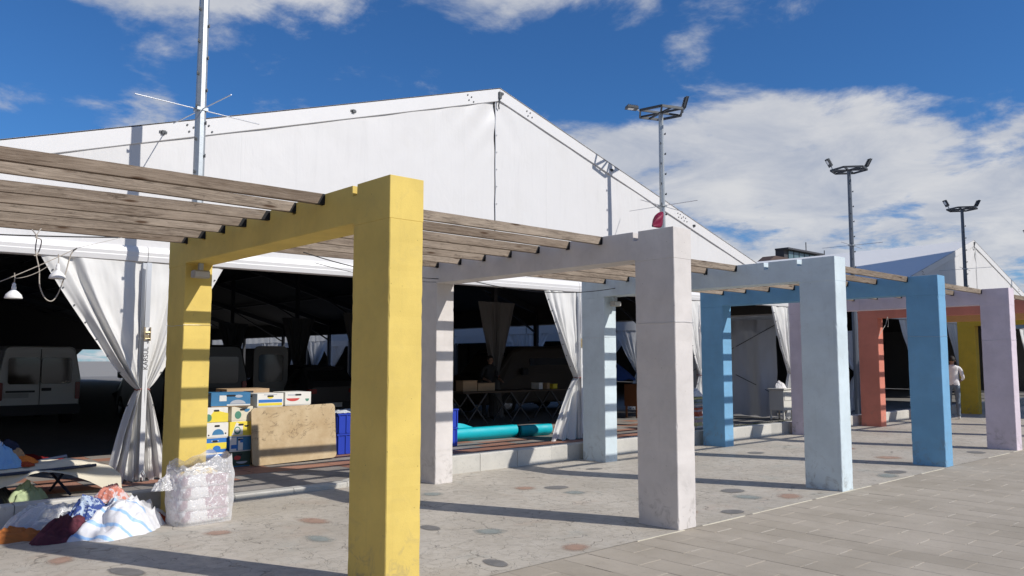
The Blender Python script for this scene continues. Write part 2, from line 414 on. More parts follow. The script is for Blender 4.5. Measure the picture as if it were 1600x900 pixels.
# pavers 0.30 x 0.60, running along Y, half bond
cells = []
for i in range(0, 130):
    x = -1.2+i*.2965+.05
    off = (i % 2)*.292
    y = STRIP_Y-.010
    rows = []
    yy = 2.655+off-.584*14
    while yy < y-.05:
        rows.append((yy, min(yy+.584, y))); yy += .584
    for (ya, yb) in rows:
        if yb-ya < .03: continue
        c = (x+.148, (ya+yb)/2, 0); pr = project(c)
        cells.append((1/pr[2]**3 if (pr and 0 < pr[0] < 1600 and pr[1] < 930) else 0, x, ya, yb))
cells.sort(reverse=True)
def paver_mesh(bm_, x0, x1, y0, y1, z0, zt, j=.0017, bv=.004):
    z = [zt+random.uniform(-.0012, .0012) for _ in range(4)]
    x0 += j; x1 -= j; y0 += j; y1 -= j
    vs = [(x0, y0, z0), (x1, y0, z0), (x1, y1, z0), (x0, y1, z0),
          (x0, y0, z[0]-bv*.6), (x1, y0, z[1]-bv*.6), (x1, y1, z[2]-bv*.6), (x0, y1, z[3]-bv*.6),
          (x0+bv, y0+bv, z[0]), (x1-bv, y0+bv, z[1]), (x1-bv, y1-bv, z[2]), (x0+bv, y1-bv, z[3])]
    fs = [(0, 1, 5, 4), (1, 2, 6, 5), (2, 3, 7, 6), (3, 0, 4, 7), (4, 5, 9, 8), (5, 6, 10, 9), (6, 7, 11, 10), (7, 4, 8, 11), (8, 9, 10, 11)]
    bm_.add(vs, fs)
for s_, x, ya, yb in cells[:300]:
    q = MB(); paver_mesh(q, x, x+.2965, ya, yb, -.011, random.uniform(-.001, .0012)); q.build('paver', M['paver'], pave, fix=False)
q = MB()
for s_, x, ya, yb in cells[300:]: paver_mesh(q, x, x+.2965, ya, yb, -.011, random.uniform(-.001, .0012))
o = q.build('far_pavers', M['paver'], pave, fix=False); o['kind'] = 'stuff'
q = MB()      # pale mortar left in the short joints
for s_, x, ya, yb in cells:
    if random.random() < .42:
        a_ = random.uniform(.01, .13); e_ = random.uniform(.16, .285); q.box(x+a_, x+e_, ya-.0028, ya+.0028, -.01, .0012)
o = q.build('mortar_lines', M['mortar'], pave, fix=False); o['kind'] = 'stuff'
# coloured stain inlays in the walkway
def inlay_mat(name, col, soft):
    def f(t, bb):
        g = t.n.new('ShaderNodeNewGeometry').outputs['Position']; n = t.noise(g, 9, 6, .7)
        c = t.mix(t.rng(n, .3, .75), tuple(v*.8 for v in col), tuple(v*1.15 for v in col))
        t.l.new(c, bb.inputs['Base Color']); bb.inputs['Roughness'].default_value = .7
        out = t.n.get('Material Output'); tr = t.new('ShaderNodeBsdfTransparent'); mx = t.new('ShaderNodeMixShader')
        x, y, z = t.sep(t.coord('Object')); rr = t.m('SQRT', t.m('ADD', t.m('MULTIPLY', x, x), t.m('MULTIPLY', y, y)))
        fac = t.rng(t.m('ADD', rr, t.m('MULTIPLY', t.m('SUBTRACT', n, .5), .7*soft)), 1-.75*soft, 1.02-.2*soft, 1.0-.25*soft, 0.0)
        t.l.new(fac, mx.inputs[0]); t.l.new(tr.outputs[0], mx.inputs[1]); t.l.new(bb.outputs[0], mx.inputs[2]); t.l.new(mx.outputs[0], out.inputs[0])
    return mat(name, f)
IM = {'d': inlay_mat('dark_stain', (.20, .193, .185), .45), 't': inlay_mat('terracotta_stain', (.45, .29, .215), 1.0), 'b': inlay_mat('teal_stain', (.31, .345, .325), 1.0)}
for (x, y, k, rx, ry) in [(4.30, 4.92, 'd', .115, .21), (5.16, 4.86, 't', .21, .17), (7.35, 7.25, 'd', .24, .19), (3.7, 6.64, 'b', .14, .26), (3.13, 7.49, 't', .19, .17), (4.06, 7.4, 't', .17, .3), (1.78, 7.32, 't', .14, .2),
                          (2.06, 6.6, 'd', .13, .28), (4.72, 6.35, 'd', .12, .2), (5.03, 5.84, 'b', .2, .2), (7.02, 7.48, 't', .2, .2), (7.24, 6.83, 'b', .2, .2), (8.77, 5.62, 'd', .25, .2), (8.5, 5.25, 'b', .22, .25),
                          (7.57, 4.86, 'd', .2, .16), (8.92, 4.95, 't', .3, .2), (11.94, 4.98, 'd', .3, .2), (11.5, 4.9, 'b', .35, .2), (15.49, 5.07, 'd', .3, .22), (7.24, 5.2, 't', .15, .2), (13.6, 5.77, 't', .35, .3), (12.6, 7.6, 'd', .25, .2), (9.0, 8.1, 'd', .2, .13), (5.9, 7.9, 'b', .2, .2), (14.4, 6.9, 't', .35, .3)]:
    n = 22; rr = [random.uniform(.9, 1.08) for _ in range(n)]
    q = MB(); q.add([(0, 0, 0)]+[(rr[i]*1.05*math.cos(2*math.pi*i/n), rr[i]*1.05*math.sin(2*math.pi*i/n), 0) for i in range(n)], [(0, i+1, (i+1) % n+1) for i in range(n)])
    o = q.build('stain_inlay', IM[k], plaza, fix=False); o.location = (x, y, .004); sc_ = .82 if k == 'd' else 1.05; o.scale = (rx*sc_, ry*sc_, 1); o.rotation_euler = (0, 0, random.uniform(-.4, .4))
# platform under the tents
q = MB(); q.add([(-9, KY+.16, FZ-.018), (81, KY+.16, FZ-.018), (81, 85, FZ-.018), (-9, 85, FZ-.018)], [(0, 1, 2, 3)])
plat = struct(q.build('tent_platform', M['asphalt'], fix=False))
tiles = []
for j in range(13):
    for i in range(62):
        x = -1.2+i*.42; y = KY+.185+j*.42
        if x > 16.6: continue  # no tiles from here on: bare dark floor stands in for shade
        pr = project((x+.2, y+.2, FZ))
        if not pr or not (-120 < pr[0] < 1500): continue
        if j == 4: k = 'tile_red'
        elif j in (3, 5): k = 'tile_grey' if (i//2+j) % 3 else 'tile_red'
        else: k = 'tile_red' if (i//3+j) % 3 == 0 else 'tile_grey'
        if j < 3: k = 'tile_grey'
        tiles.append((-1/pr[2]**3, x, y, k))
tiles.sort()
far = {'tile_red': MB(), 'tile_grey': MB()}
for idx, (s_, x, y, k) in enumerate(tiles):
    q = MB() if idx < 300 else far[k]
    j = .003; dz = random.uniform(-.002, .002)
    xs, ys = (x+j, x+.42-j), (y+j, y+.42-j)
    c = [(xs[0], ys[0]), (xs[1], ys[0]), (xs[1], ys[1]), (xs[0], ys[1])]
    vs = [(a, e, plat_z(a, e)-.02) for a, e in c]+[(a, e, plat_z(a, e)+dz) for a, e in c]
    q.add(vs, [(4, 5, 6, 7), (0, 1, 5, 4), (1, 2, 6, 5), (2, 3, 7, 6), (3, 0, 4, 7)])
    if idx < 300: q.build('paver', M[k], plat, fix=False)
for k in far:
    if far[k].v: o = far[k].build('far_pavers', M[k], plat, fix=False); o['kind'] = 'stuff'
kerb = empty('kerb', (0, 0, 0)); struct(kerb)
x = -4.06; kj = 0
while x < 50:
    L = .73; x1 = x+L
    n = 6; vs = []; j = .004
    dy = random.uniform(-.004, .004)
    q = MB()
    xs = [x+j+(L-2*j)*i/n for i in range(n+1)]
    prof = lambda h: [(KY+dy, -.02), (KY+dy, h-.012), (KY+dy+.012, h), (KY+.165, h), (KY+.17, -.02)]
    for xx in xs: vs += [(xx, yy, zz) for yy, zz in prof(kerb_h(xx)+dy*.5)]
    fs = [(i*5+k, (i+1)*5+k, (i+1)*5+k+1, i*5+k+1) for i in range(n) for k in range(4)]+[(0, 1, 2, 3, 4), tuple(n*5+k for k in (4, 3, 2, 1, 0))]
    q.add(vs, fs); q.build('kerb_stone', M['kerb'], kerb)
    x = x1

# ------------------------------------------------------------------ portals
NOTCH_Y = [5.15+.475*i for i in range(8)]
NW, ND = .066, .088
def chip_edges(me, amt, seed):
    pass
def portal(k, key, label):
    root = empty('portal_frame', (PX[k], Y0, 0)); tag(root, label, 'portal frame', 'painted concrete portal frames of the pergola')
    # legs: stacked rough prisms with slightly wandering edges so that the arrises are not ruler straight
    def leg(y):
        q = MB(); n = 64; zt = UND-.0193
        rings = []
        for i in range(n+1):
            z = zt*i/n
            w = lambda a: .0028*nz((k*9+a, z*6, y), 1.0, 3)
            c = .006+.012*max(0, mn.noise(Vector((z*17+k*5, y, k)))-.28)*2.5
            x0, x1, ya, yb = w(1), LT+w(2), y+w(3), y+LW+w(4)
            rings.append([(x0+c, ya, z), (x1-c, ya, z), (x1, ya+c, z), (x1, yb-c, z), (x1-c, yb, z), (x0+c, yb, z), (x0, yb-c, z), (x0, ya+c, z)])
        vs = [p for r_ in rings for p in r_]
        fs = [(i*8+j, i*8+(j+1) % 8, (i+1)*8+(j+1) % 8, (i+1)*8+j) for i in range(n) for j in range(8)]
        fs += [tuple(range(7, -1, -1)), tuple(range(n*8, n*8+8))]
        q.add(vs, fs); return q.build('leg', M[key], root)
    l1 = leg(0.0); l2 = leg(SP)
    # head: the beam with its notches, running over both legs
    poly = [(0, UND-.019), (LW, UND-.019), (LW, UND), (SP, UND), (SP, UND-.019), (SP+LW, UND-.019), (SP+LW, PH)]
    for ny in reversed(NOTCH_Y):
        a, bb = ny-Y0-NW/2, ny-Y0+NW/2
        d = ND+random.uniform(-.006, .006)
        poly += [(bb, PH), (bb-.003, PH-d), (a+.003, PH-d), (a, PH)]
    poly += [(0, PH)]
    q = MB(); q.prism(poly, -.002, LT+.002, 'x')
    q.build('beam', M[key], root, bevel=.003)
    if k in (1, 2, 3, 4, 5):  # wire tied round the leg about head height
        for yy, h in ((0, 1.96),) if k != 3 and k != 1 else ((SP, 1.96),):
            q = MB(); pts = []
            g = .006
            for (ax, ay) in ((-g, -g), (LT/2, -g), (LT+g, -g), (LT+g, LW/2), (LT+g, LW+g), (LT/2, LW+g), (-g, LW+g), (-g, LW*.6), (-g, LW*.3), (-g, -g)):
                pts.append((ax, yy+ay, h+random.uniform(-.012, .012)))
            q.tube(pts, .0018, 5); q.build('wire_tie', M['alu'], root)
    return root
P_SPEC = [(0, 'salmon', 'salmon portal frame beside the viewer, outside the picture on the left'),
          (1, 'yellow', 'bright yellow concrete portal frame, the nearest and largest one'),
          (2, 'grey', 'pale grey concrete portal frame next after the near yellow one'),
          (3, 'pale_blue', 'pale ice blue concrete portal frame between the grey and the strong blue ones'),
          (4, 'blue', 'strong mid blue concrete portal frame'),
          (5, 'lilac', 'pale lilac concrete portal frame just beyond the strong blue one'),
          (6, 'salmon', 'salmon red concrete portal frame seen behind the lilac one'),
          (7, 'orange', 'orange concrete portal frame whose beam shows under the salmon beam'),
          (8, 'mustard', 'mustard yellow concrete portal frame in shade behind the person in white'),
          (9, 'teal_grey', 'grey blue concrete portal frame, farthest one at the right edge'),
          (10, 'grey', 'pale grey concrete portal frame at the far hidden end of the row')]
for k, key, lab in P_SPEC[:10]: portal(k, key, lab)

# slats
SL_T, SL_H = .054, .082
def slat_mesh(L):
    q = MB(); e0, e1 = .178, .205           # end zone with the notch shade painted on, slanted
    def seg(xa, xb, xc, xd, mi, n=1):            # bottom xa..xb, top xc..xd
        t = SL_T/2; vs = []
        for k_ in range(n+1):
            f = k_/n; a_ = xa+(xb-xa)*f; c_ = xc+(xd-xc)*f
            w = [.0022*mn.noise(Vector((a_*7+i_*31, L*3, i_))) if 0 < k_ < n else 0 for i_ in range(4)]
            vs += [(a_, -t+w[0], w[1]), (a_, t, 0), (c_, t, SL_H), (c_, -t+w[2], SL_H+w[3])]
        fs = [(k_*4+m_, k_*4+(m_+1) % 4, (k_+1)*4+(m_+1) % 4, (k_+1)*4+m_) for k_ in range(n) for m_ in range(4)]+[(0, 1, 2, 3), tuple(n*4+m_ for m_ in (3, 2, 1, 0))]
        q.add(vs, fs, mi)
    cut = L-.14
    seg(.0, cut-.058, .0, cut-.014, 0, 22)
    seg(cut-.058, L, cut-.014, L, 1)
    return q.mesh('slat', [M['wood'], M['end_shade']])
BAY_MISS = {0: [0], 1: [0], 2: [0, 1], 3: [], 4: [], 5: [2], 6: [], 7: [4], 8: []}
bay_name = ['before the yellow portal', 'between the yellow and pale grey portals', 'between the pale grey and ice blue portals', 'between the ice blue and strong blue portals',
            'between the strong blue and lilac portals', 'between the lilac and salmon portals', 'between the salmon and orange portals', 'between the orange and mustard portals', 'between the mustard and grey blue portals']
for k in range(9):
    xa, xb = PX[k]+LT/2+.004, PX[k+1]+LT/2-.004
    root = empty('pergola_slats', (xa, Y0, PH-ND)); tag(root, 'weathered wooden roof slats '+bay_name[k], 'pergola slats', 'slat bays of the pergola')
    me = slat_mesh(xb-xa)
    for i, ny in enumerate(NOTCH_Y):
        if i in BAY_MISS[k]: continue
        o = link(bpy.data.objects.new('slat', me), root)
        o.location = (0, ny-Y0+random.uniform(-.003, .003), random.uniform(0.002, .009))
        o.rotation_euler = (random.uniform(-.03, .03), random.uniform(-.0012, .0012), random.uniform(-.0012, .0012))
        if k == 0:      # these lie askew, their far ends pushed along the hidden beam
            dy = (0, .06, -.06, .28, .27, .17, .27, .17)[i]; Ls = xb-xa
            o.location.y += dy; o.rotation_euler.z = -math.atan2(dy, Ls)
# ------------------------------------------------------------------ tents
def roof_z(T, x):
    return T['zap']-(T['sl'] if x < T['xc'] else T['sr'])*abs(x-T['xc'])
def val_z(T, x): return 2.90+.0085*(x-3.4) if T['n'] == 1 else 2.955
TY = 11.3
def curtain(parent, axis, at, post, side, top_w, z1, z0, tie, bot_w, mt, n=6, ph=0.0, name='curtain', full=1.35, lean=0.0, edge=True):
    """gathered sheet hanging beside a post: axis 'x' lies along X at depth y=at, axis 'y' along Y at x=at"""
    L = top_w*full
    def fn(s, t):
        z = z1+(z0-z1)*t
        if z > tie: f = (z-tie)/(z1-tie); w = .075+(top_w-.075)*f**.86
        else: f = (tie-z)/(tie-z0); w = .075+(bot_w-.075)*f**.78
        A = min(.10, .26*max(L-w, .05)/n)
        sw = s+.07*math.sin(2*math.pi*s*1.3+ph)+.03*math.sin(5*t+ph+6*s)
        g1 = mn.noise(Vector((sw*n*2.1+ph*7, t*.7, ph)))*1.6; g2 = 1-2.6*abs(mn.noise(Vector((sw*n*3.3-ph*3, t*1.1+2, ph))))
        fold = .55*math.sin(2*math.pi*n*sw+ph)+.8*g1+.45*g2*(.3+.7*t)
        o = A*fold+.022*nz((s*4+post*3, t*5, at), 1.0, 4)
        a = post+side*(w*s-.02)+.012*nz((s*5, t*4+post, 2), 1.0, 2)
        zz = z + (.025*math.sin(2*math.pi*n*s+ph) if t > .999 else 0) - lean*s*(1-t)*.0
        return (a, at+o-.03, zz) if axis == 'x' else (at+o, a, zz)
    q = MB(); q.grid(fn, 72, 46)
    c = q.build(name, mt, parent, fix=False)
    # tie cord round the waist
    q = MB(); pts = []
    for k in range(13):
        a = 2*math.pi*k/12; r1 = .05; r2 = .085
        pts.append((post+side*.02+r1*math.cos(a), at-.03+r2*math.sin(a), tie+.008*math.sin(3*a)) if axis == 'x' else (at+r2*math.sin(a), post+side*.02+r1*math.cos(a), tie))
    q.tube(pts, .007, 6); q.build('tie_cord', M['cord_red'], c)
    if edge:   # eyelets along the free edge
        q = MB()
        for k in range(9):
            p = Vector(fn(.965, .06+k*.075))
            nrm = Vector((0, -1, 0)) if axis == 'x' else Vector((-1, 0, 0))
            q.tube([p+nrm*.004, p+nrm*.014], .011, 8)
        q.build('eyelet', M['steel_dark'], c)
    return c
M['cord_red'] = simple('red_cord', (.35, .10, .08), .8)
def tent(n, xc, zap, sl, sr, xl, xr, posts, depth, label, seam_x):
    T = dict(n=n, xc=xc, zap=zap, sl=sl, sr=sr)
    root = empty('market_tent', (xc, TY, FZ)); tag(root, label, 'tent', 'white frame tents')
    off = Vector((-xc, -TY, -FZ))
    def fin(q, name, mt, parent=None, **kw):
        o = q.build(name, mt, parent or root, **kw)
        if parent is None: o.location = off
        return o
    TR = .24
    # gable sheet in two panels either side of the middle seam
    for a, bb, flag in ((xl, seam_x-.012, 0), (seam_x+.012, xr, 1)):
        q = MB()
        def fn(u, v, a=a, bb=bb, flag=flag):
            x = a+(bb-a)*u; zb = val_z(T, x)+.20; zt = roof_z(T, x)-TR*.93
            z = zb+(zt-zb)*v
            y = TY-.022+.006*nz((x*.9, 0, z*.9), 1.0, 3)
            d = abs(x-seam_x); top = max(0, 1-(zt-z)/1.2)
            y += .030*math.exp(-d/.6)*math.sin(9*(z+d*1.2))*(1 if flag == 0 else .35)*top
            y += .010*(1-2*abs(mn.noise(Vector((x*.7+z*.5, 3, z*.35)))))*max(0, 1-(zt-z)/.9)
            y += .012*math.exp(-d/.18)
            return (x, y, z)
        q.grid(fn, 110, 40); fin(q, 'gable_sheet', M['pvc'], fix=False)
    q = MB(); q.tube([(seam_x+.006*math.sin(k*2.3), TY-.028, val_z(T, xc)+.16+(zap-TR-val_z(T, xc)-.16)*k/12) for k in range(13)], .006, 6); fin(q, 'seam_rope', M['alu'])
    for k in range(9):
        q = MB(); z = val_z(T, xc)+.25+k*.33; q.box(seam_x+.035, seam_x+.05, TY-.034, TY-.016, z, z+.012); fin(q, 'eyelet', M['alu'])
    # rafters of the gable, white clad
    for x0, x1, s in ((xl-.10, xc, -1), (xc, xr+.10, 1)):
        za, zb = roof_z(T, x0), roof_z(T, x1)
        q = MB(); y0, y1 = TY-.045, TY+.06
        q.add([(x0, y0, za-TR), (x1, y0, zb-TR), (x1, y0, zb), (x0, y0, za), (x0, y1, za-TR), (x1, y1, zb-TR), (x1, y1, zb), (x0, y1, za)],
              [(0, 1, 2, 3), (7, 6, 5, 4), (0, 3, 7, 4), (1, 5, 6, 2), (3, 2, 6, 7), (0, 4, 5, 1)])
        rf = fin(q, 'gable_rafter', M['alu_white'], bevel=.008)
        # bolt groups and clips
        for fr in (.17, .42, .455, .475, .70, .93) if n == 1 else (.5,):
            bx = x0+(x1-x0)*fr if s < 0 else x1+(x0-x1)*fr
            bz = roof_z(T, bx)-TR*.5
            q = MB()
            if fr in (.17, .70, .42): q.box(bx-.05, bx+.05, y0-.014, y0+.002, bz-.018, bz+.014); q.box(bx-.022, bx+.026, y0-.03, y0, bz-.03, bz+.02)
            else:
                for (ddx, ddz) in ((-.05, .05), (.04, .03), (-.02, -.04), (.09, -.05)): q.tube([(bx+ddx, y0-.012, bz+ddz), (bx+ddx, y0+.004, bz+ddz)], .014, 6)
            q.build('bolt_group', M['steel_dark'], rf)
    q = MB(); q.box(xc-.04, xc+.02, TY-.075, TY-.045, zap-.20, zap-.07); q.tube([(xc+.04, TY-.08, zap-.1), (xc+.04, TY-.04, zap-.1)], .03, 8); q.tube([(xc-.02, TY-.06, zap-.2), (xc-.04, TY-.05, zap-.34), (xc-.01, TY-.03, zap-.40)], .012, 6); fin(q, 'apex_bracket', M['steel_dark'])
    # roof skins: white outside, dark sheet added under it to paint the shade inside
    for x0, x1 in ((xl-.16, xc), (xc, xr+.16)):
        q = MB(); za, zb = roof_z(T, x0)+.012, roof_z(T, x1)+.012
        q.grid(lambda u, v: (x0+(x1-x0)*u, TY-.05+depth*v, za+(zb-za)*u-.05*math.sin(math.pi*((v*depth/5) % 1))*(.4+.6*math.sin(math.pi*u))*.6+.004), 16, int(depth*1.6))
        fin(q, 'roof_sheet', M['pvc_roof'], fix=False)
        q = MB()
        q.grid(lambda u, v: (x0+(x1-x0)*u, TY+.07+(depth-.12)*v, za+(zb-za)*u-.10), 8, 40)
        fin(q, 'roof_shade_sheet', M['shade_liner'], fix=False)
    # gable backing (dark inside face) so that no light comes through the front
    q = MB(); q.grid(lambda u, v: (xl+.02+(xr-xl-.04)*u, TY+.075, (val_z(T, 0)+.24)*(1-v)+(roof_z(T, xl+(xr-xl)*u)-.16)*v), 40, 4); fin(q, 'gable_shade_sheet', M['shade_liner'], fix=False)
    # head beams over the bays, with rounded cladding
    for a, bb in zip(posts[:-1], posts[1:]):
        za, zb = val_z(T, a), val_z(T, bb)
        prof = [(TY+.06, .0), (TY-.02, .0), (TY-.052, .012), (TY-.066, .075), (TY-.062, .085), (TY-.07, .13), (TY-.05, .19), (TY-.005, .225), (TY+.06, .225)]
        q = MB(); m = len(prof); g = .004
        vs = [(a+g, p[0], za+p[1]) for p in prof]+[(bb-g, p[0], zb+p[1]) for p in prof]
        q.add(vs, [(i, i+m, (i+1) % m+m, (i+1) % m) for i in range(m)]+[tuple(range(m)), tuple(range(2*m-1, m-1, -1))]); fin(q, 'head_beam', M['alu_white'])
    for p in posts:
        q = MB(); zt = val_z(T, p)
        q.box(p-.05, p+.05, TY-.03, TY+.06, FZ, zt-.004); q.box(p-.058, p-.046, TY-.042, TY-.028, .1, zt-.004); q.box(p+.046, p+.058, TY-.042, TY-.028, .1, zt-.004)
        po = fin(q, 'post', M['alu'], bevel=.004)
        q = MB(); q.box(p-.11, p+.11, TY-.10, TY+.12, FZ-.004, FZ+.01); q.build('base_plate', M['steel_dark'], po)
    # frames inside, every five metres
    ny = int(depth//5)
    for j in range(1, ny+1):
        y = TY+5*j
        for x0, x1 in ((xl, xc), (xc, xr)):
            q = MB(); q.bar((x0, y, roof_z(T, x0)-.25), (x1, y, roof_z(T, x1)-.25), .10, .22); fin(q, 'inner_rafter', M['alu_dark'])
        for x in (xl, xr):
            q = MB(); q.box(x-.06, x+.06, y-.08, y+.08, FZ-.01, roof_z(T, x)-.12); fin(q, 'post', M['alu_dark'])
        q = MB(); q.bar((xl+3, y, roof_z(T, xl+3)-.3), (xl+.05, y, 2.6), .06); fin(q, 'knee_brace', M['alu_dark'])
        q = MB(); q.bar((xr-3, y, roof_z(T, xr-3)-.3), (xr-.05, y, 2.6), .06); fin(q, 'knee_brace', M['alu_dark'])
    for fx in (.14, .27, .40, .60, .73, .86):
        x = xl+(xr-xl)*fx
        q = MB(); q.bar((x, TY+.1, roof_z(T, x)-.19), (x, TY+depth, roof_z(T, x)-.19), .07, .09); fin(q, 'purlin', M['alu_dark'])
    return root, T, fin
P1T = [9.975+4.2375*(k-2.5) for k in range(6)]
P2T = [35.33+4.2375*(k-2.5) for k in range(6)]
t1, T1, fin1 = tent(1, 9.93, 6.76, .311, .2925, P1T[0], P1T[5], P1T, 58, 'large white frame tent with open front and gathered curtains behind the pergola', 9.83)
t2, T2, fin2 = tent(2, 35.33, 6.38, .296, .296, P2T[0], P2T[5], P2T, 55, 'second white frame tent farther right, its gable partly in shade', 35.5)
OFF1 = (-9.93, -TY, -FZ); OFF2 = (-35.33, -TY, -FZ)
# wrinkled front curtains of the near tent: (post, side, width at the head, width at the foot, folds)
for i_, (k_, sd, tw_, bw_, n_) in enumerate(((1, -1, 1.27, .42, 3), (1, 1, 1.05, .36, 3), (2, -1, .46, .22, 3), (2, 1, .12, .11, 2), (3, -1, .97, .78, 3), (3, 1, .4, .28, 2), (4, -1, .70, .45, 3), (4, 1, .5, .3, 3), (5, -1, .95, .45, 4))):
    curtain(t1, 'x', TY, P1T[k_]+.02*sd, sd, tw_, val_z(T1, P1T[k_])-.005, FZ+.01, 1.21 if k_ < 3 else 1.24, bw_, M['pvc_curtain'], n_, .6+1.37*i_).location = OFF1
# ratchet straps on two posts
STRAP = simple('white_strap', (.66, .66, .66), .7, .08, 20, .3, 200)
for px, lett in ((P1T[1], True), (P1T[3], False)):
    q = MB(); ys = TY-.125; zr = 1.96
    q.box(px-.030, px+.030, ys, ys+.004, FZ+.06, zr-.06); st = fin1(q, 'ratchet_strap', STRAP)
    q = MB(); q.box(px-.036, px+.034, ys-.03, ys+.002, zr-.06, zr-.03); q.box(px-.040, px-.030, ys-.045, ys, zr-.11, zr+.07); q.box(px+.030, px+.040, ys-.045, ys, zr-.11, zr+.07); q.tube([(px-.03, ys-.03, zr), (px+.03, ys-.03, zr)], .018, 10); q.tube([(px-.03, ys-.035, zr-.08), (px+.03, ys-.035, zr-.08)], .011, 8)
    q.build('ratchet', simple('brass_steel', (.45, .36, .22), .35, .3, 30, .2, 60, .8), st)
    q = MB(); q.box(px-.036, px+.036, ys-.012, ys-.004, zr+.02, zr+.065); q.build('strap_label', M['white_enamel'], st)
    q = MB(); q.box(px-.030, px+.030, ys-.004, ys, zr+.07, val_z(T1, px)-.01); q.build('post_cover', M['alu'], st)
    if lett:
        cu = bpy.data.curves.new('strap_lettering', 'FONT'); cu.body = 'KARSUL'; cu.size = .085; cu.align_x = 'CENTER'; cu.extrude = .0006
        to = bpy.data.objects.new('tmp', cu); COL.objects.link(to)
        dg = bpy.context.evaluated_depsgraph_get(); me = bpy.data.meshes.new_from_object(to.evaluated_get(dg)); bpy.data.objects.remove(to)
        me.materials.clear(); me.materials.append(M['black']); lo = link(bpy.data.objects.new('lettering', me), st)
        lo.rotation_euler = (R(90), R(-90), 0); lo.location = (px+.026, ys-.0025, 1.62)
    q = MB(); z_ = FZ; q.tube([(px-.03, ys-.02, z_+.02), (px-.038, ys-.03, z_+.09), (px, ys-.03, z_+.16), (px+.038, ys-.03, z_+.09), (px+.03, ys-.02, z_+.02)], .010, 6); q.build('hook', M['galv'], st)
# side wall of the near tent: hanging sheet, then open bays with gathered curtains
SX = P1T[5]
q = MB(); q.box(SX+.01, SX+.05, TY+.1, TY+58, 2.89, 3.6); fin1(q, 'side_fascia', M['shade_liner'])
q = MB(); q.box(SX+.055, SX+.07, TY+.1, TY+58, 2.85, 3.62); fin1(q, 'side_fascia_sheet', M['pvc'])
for j in range(11):
    ya, yb = TY+5.3*j, TY+5.3*j+5.3
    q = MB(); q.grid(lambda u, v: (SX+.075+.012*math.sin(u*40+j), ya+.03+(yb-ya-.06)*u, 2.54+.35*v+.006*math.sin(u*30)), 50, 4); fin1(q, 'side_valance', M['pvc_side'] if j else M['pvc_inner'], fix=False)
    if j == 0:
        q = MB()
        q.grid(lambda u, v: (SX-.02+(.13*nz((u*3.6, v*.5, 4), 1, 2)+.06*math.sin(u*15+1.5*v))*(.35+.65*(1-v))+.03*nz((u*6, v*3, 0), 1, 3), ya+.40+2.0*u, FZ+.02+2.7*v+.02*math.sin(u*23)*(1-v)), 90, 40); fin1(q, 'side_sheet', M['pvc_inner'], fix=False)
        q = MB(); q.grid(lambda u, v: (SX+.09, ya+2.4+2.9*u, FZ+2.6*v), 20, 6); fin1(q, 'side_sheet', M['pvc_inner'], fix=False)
    else:
        for sd, yp in ((1, ya), (-1, yb)):
            c = curtain(t1, 'y', SX+.05, yp, sd, 1.05 if sd > 0 else 1.2, 2.56, FZ+.02, 1.2, .5, M['pvc_side'], 4, j*.7+sd, edge=False); c.location = OFF1
for a, c in (((SX-.05, TY+.1, 2.7), (SX-.05, TY+5.2, .3)), ((SX-.05, TY+.1, .5), (SX-.05, TY+5.2, 2.7))):
    q = MB(); q.tube([a, c], .010, 6); fin1(q, 'brace_cable', M['steel_dark'])
# left side wall, closed; far gable half closed
q = MB(); q.grid(lambda u, v: (P1T[0]-.05+.03*math.sin(u*160), TY+.1+58*u, FZ+3.2*v), 160, 6); fin1(q, 'side_sheet', M['shaded_curtain'], fix=False)
q = MB(); q.grid(lambda u, v: (P1T[0]+21.19*u, TY+57.93, 2.4*(1-v)+(roof_z(T1, P1T[0]+21.19*u)-.03)*v), 60, 4); fin1(q, 'far_gable_sheet', M['shade_liner'], fix=False)
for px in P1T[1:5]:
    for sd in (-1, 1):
        c = curtain(t1, 'x', TY+57.9, px, sd, 1.4, 2.45, FZ, 1.2, .6, M['shaded_curtain'], 4, px, edge=False); c.location = OFF1
# inner row of posts with tied back curtains, their shade put into the dark colour
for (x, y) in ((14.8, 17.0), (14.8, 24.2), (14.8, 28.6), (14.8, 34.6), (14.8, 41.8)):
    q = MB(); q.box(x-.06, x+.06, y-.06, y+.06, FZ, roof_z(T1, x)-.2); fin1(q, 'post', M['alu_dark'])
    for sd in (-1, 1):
        c = curtain(t1, 'x', y-.08, x, sd, .70, 3.2, FZ+.01, 1.15, .34, M['shaded_curtain'], 3, y+sd, edge=False); c.location = OFF1
# second tent: curtains and side walls
for i, px in enumerate(P2T):
    for sd in (-1, 1):
        if (i == 0 and sd < 0) or (i == 5 and sd > 0): continue
        c = curtain(t2, 'x', TY, px, sd, 1.15, 2.945, FZ+.01, 1.2, .5, M['pvc_curtain'], 4, px+sd, edge=False); c.location = OFF2
q = MB(); q.grid(lambda u, v: (P2T[0]-.04+.05*math.sin(u*150), TY+.4+54*u, 2.4+.85*v), 200, 4); fin2(q, 'side_valance', M['pvc_side'], fix=False)
for j in range(7):
    for sd, yp in ((1, TY+5.3*j+.02), (-1, TY+5.3*j+5.3)):
        c = curtain(t2, 'y', P2T[0]-.02, yp, sd, 1.5, 2.5, FZ+.02, 1.2, .7, M['pvc_side'], 4, j+sd, edge=False); c.location = OFF2
q = MB(); q.grid(lambda u, v: (P2T[5]+.05, TY+.1+54*u, FZ+3.2*v), 20, 4); fin2(q, 'side_sheet', M['shaded_curtain'], fix=False)
q = MB(); q.grid(lambda u, v: (P2T[0]+21.19*u, TY+55, FZ*(1-v)+(roof_z(T2, P2T[0]+21.19*u)-.03)*v), 40, 4); fin2(q, 'far_gable_sheet', M['shaded_curtain'], fix=False)

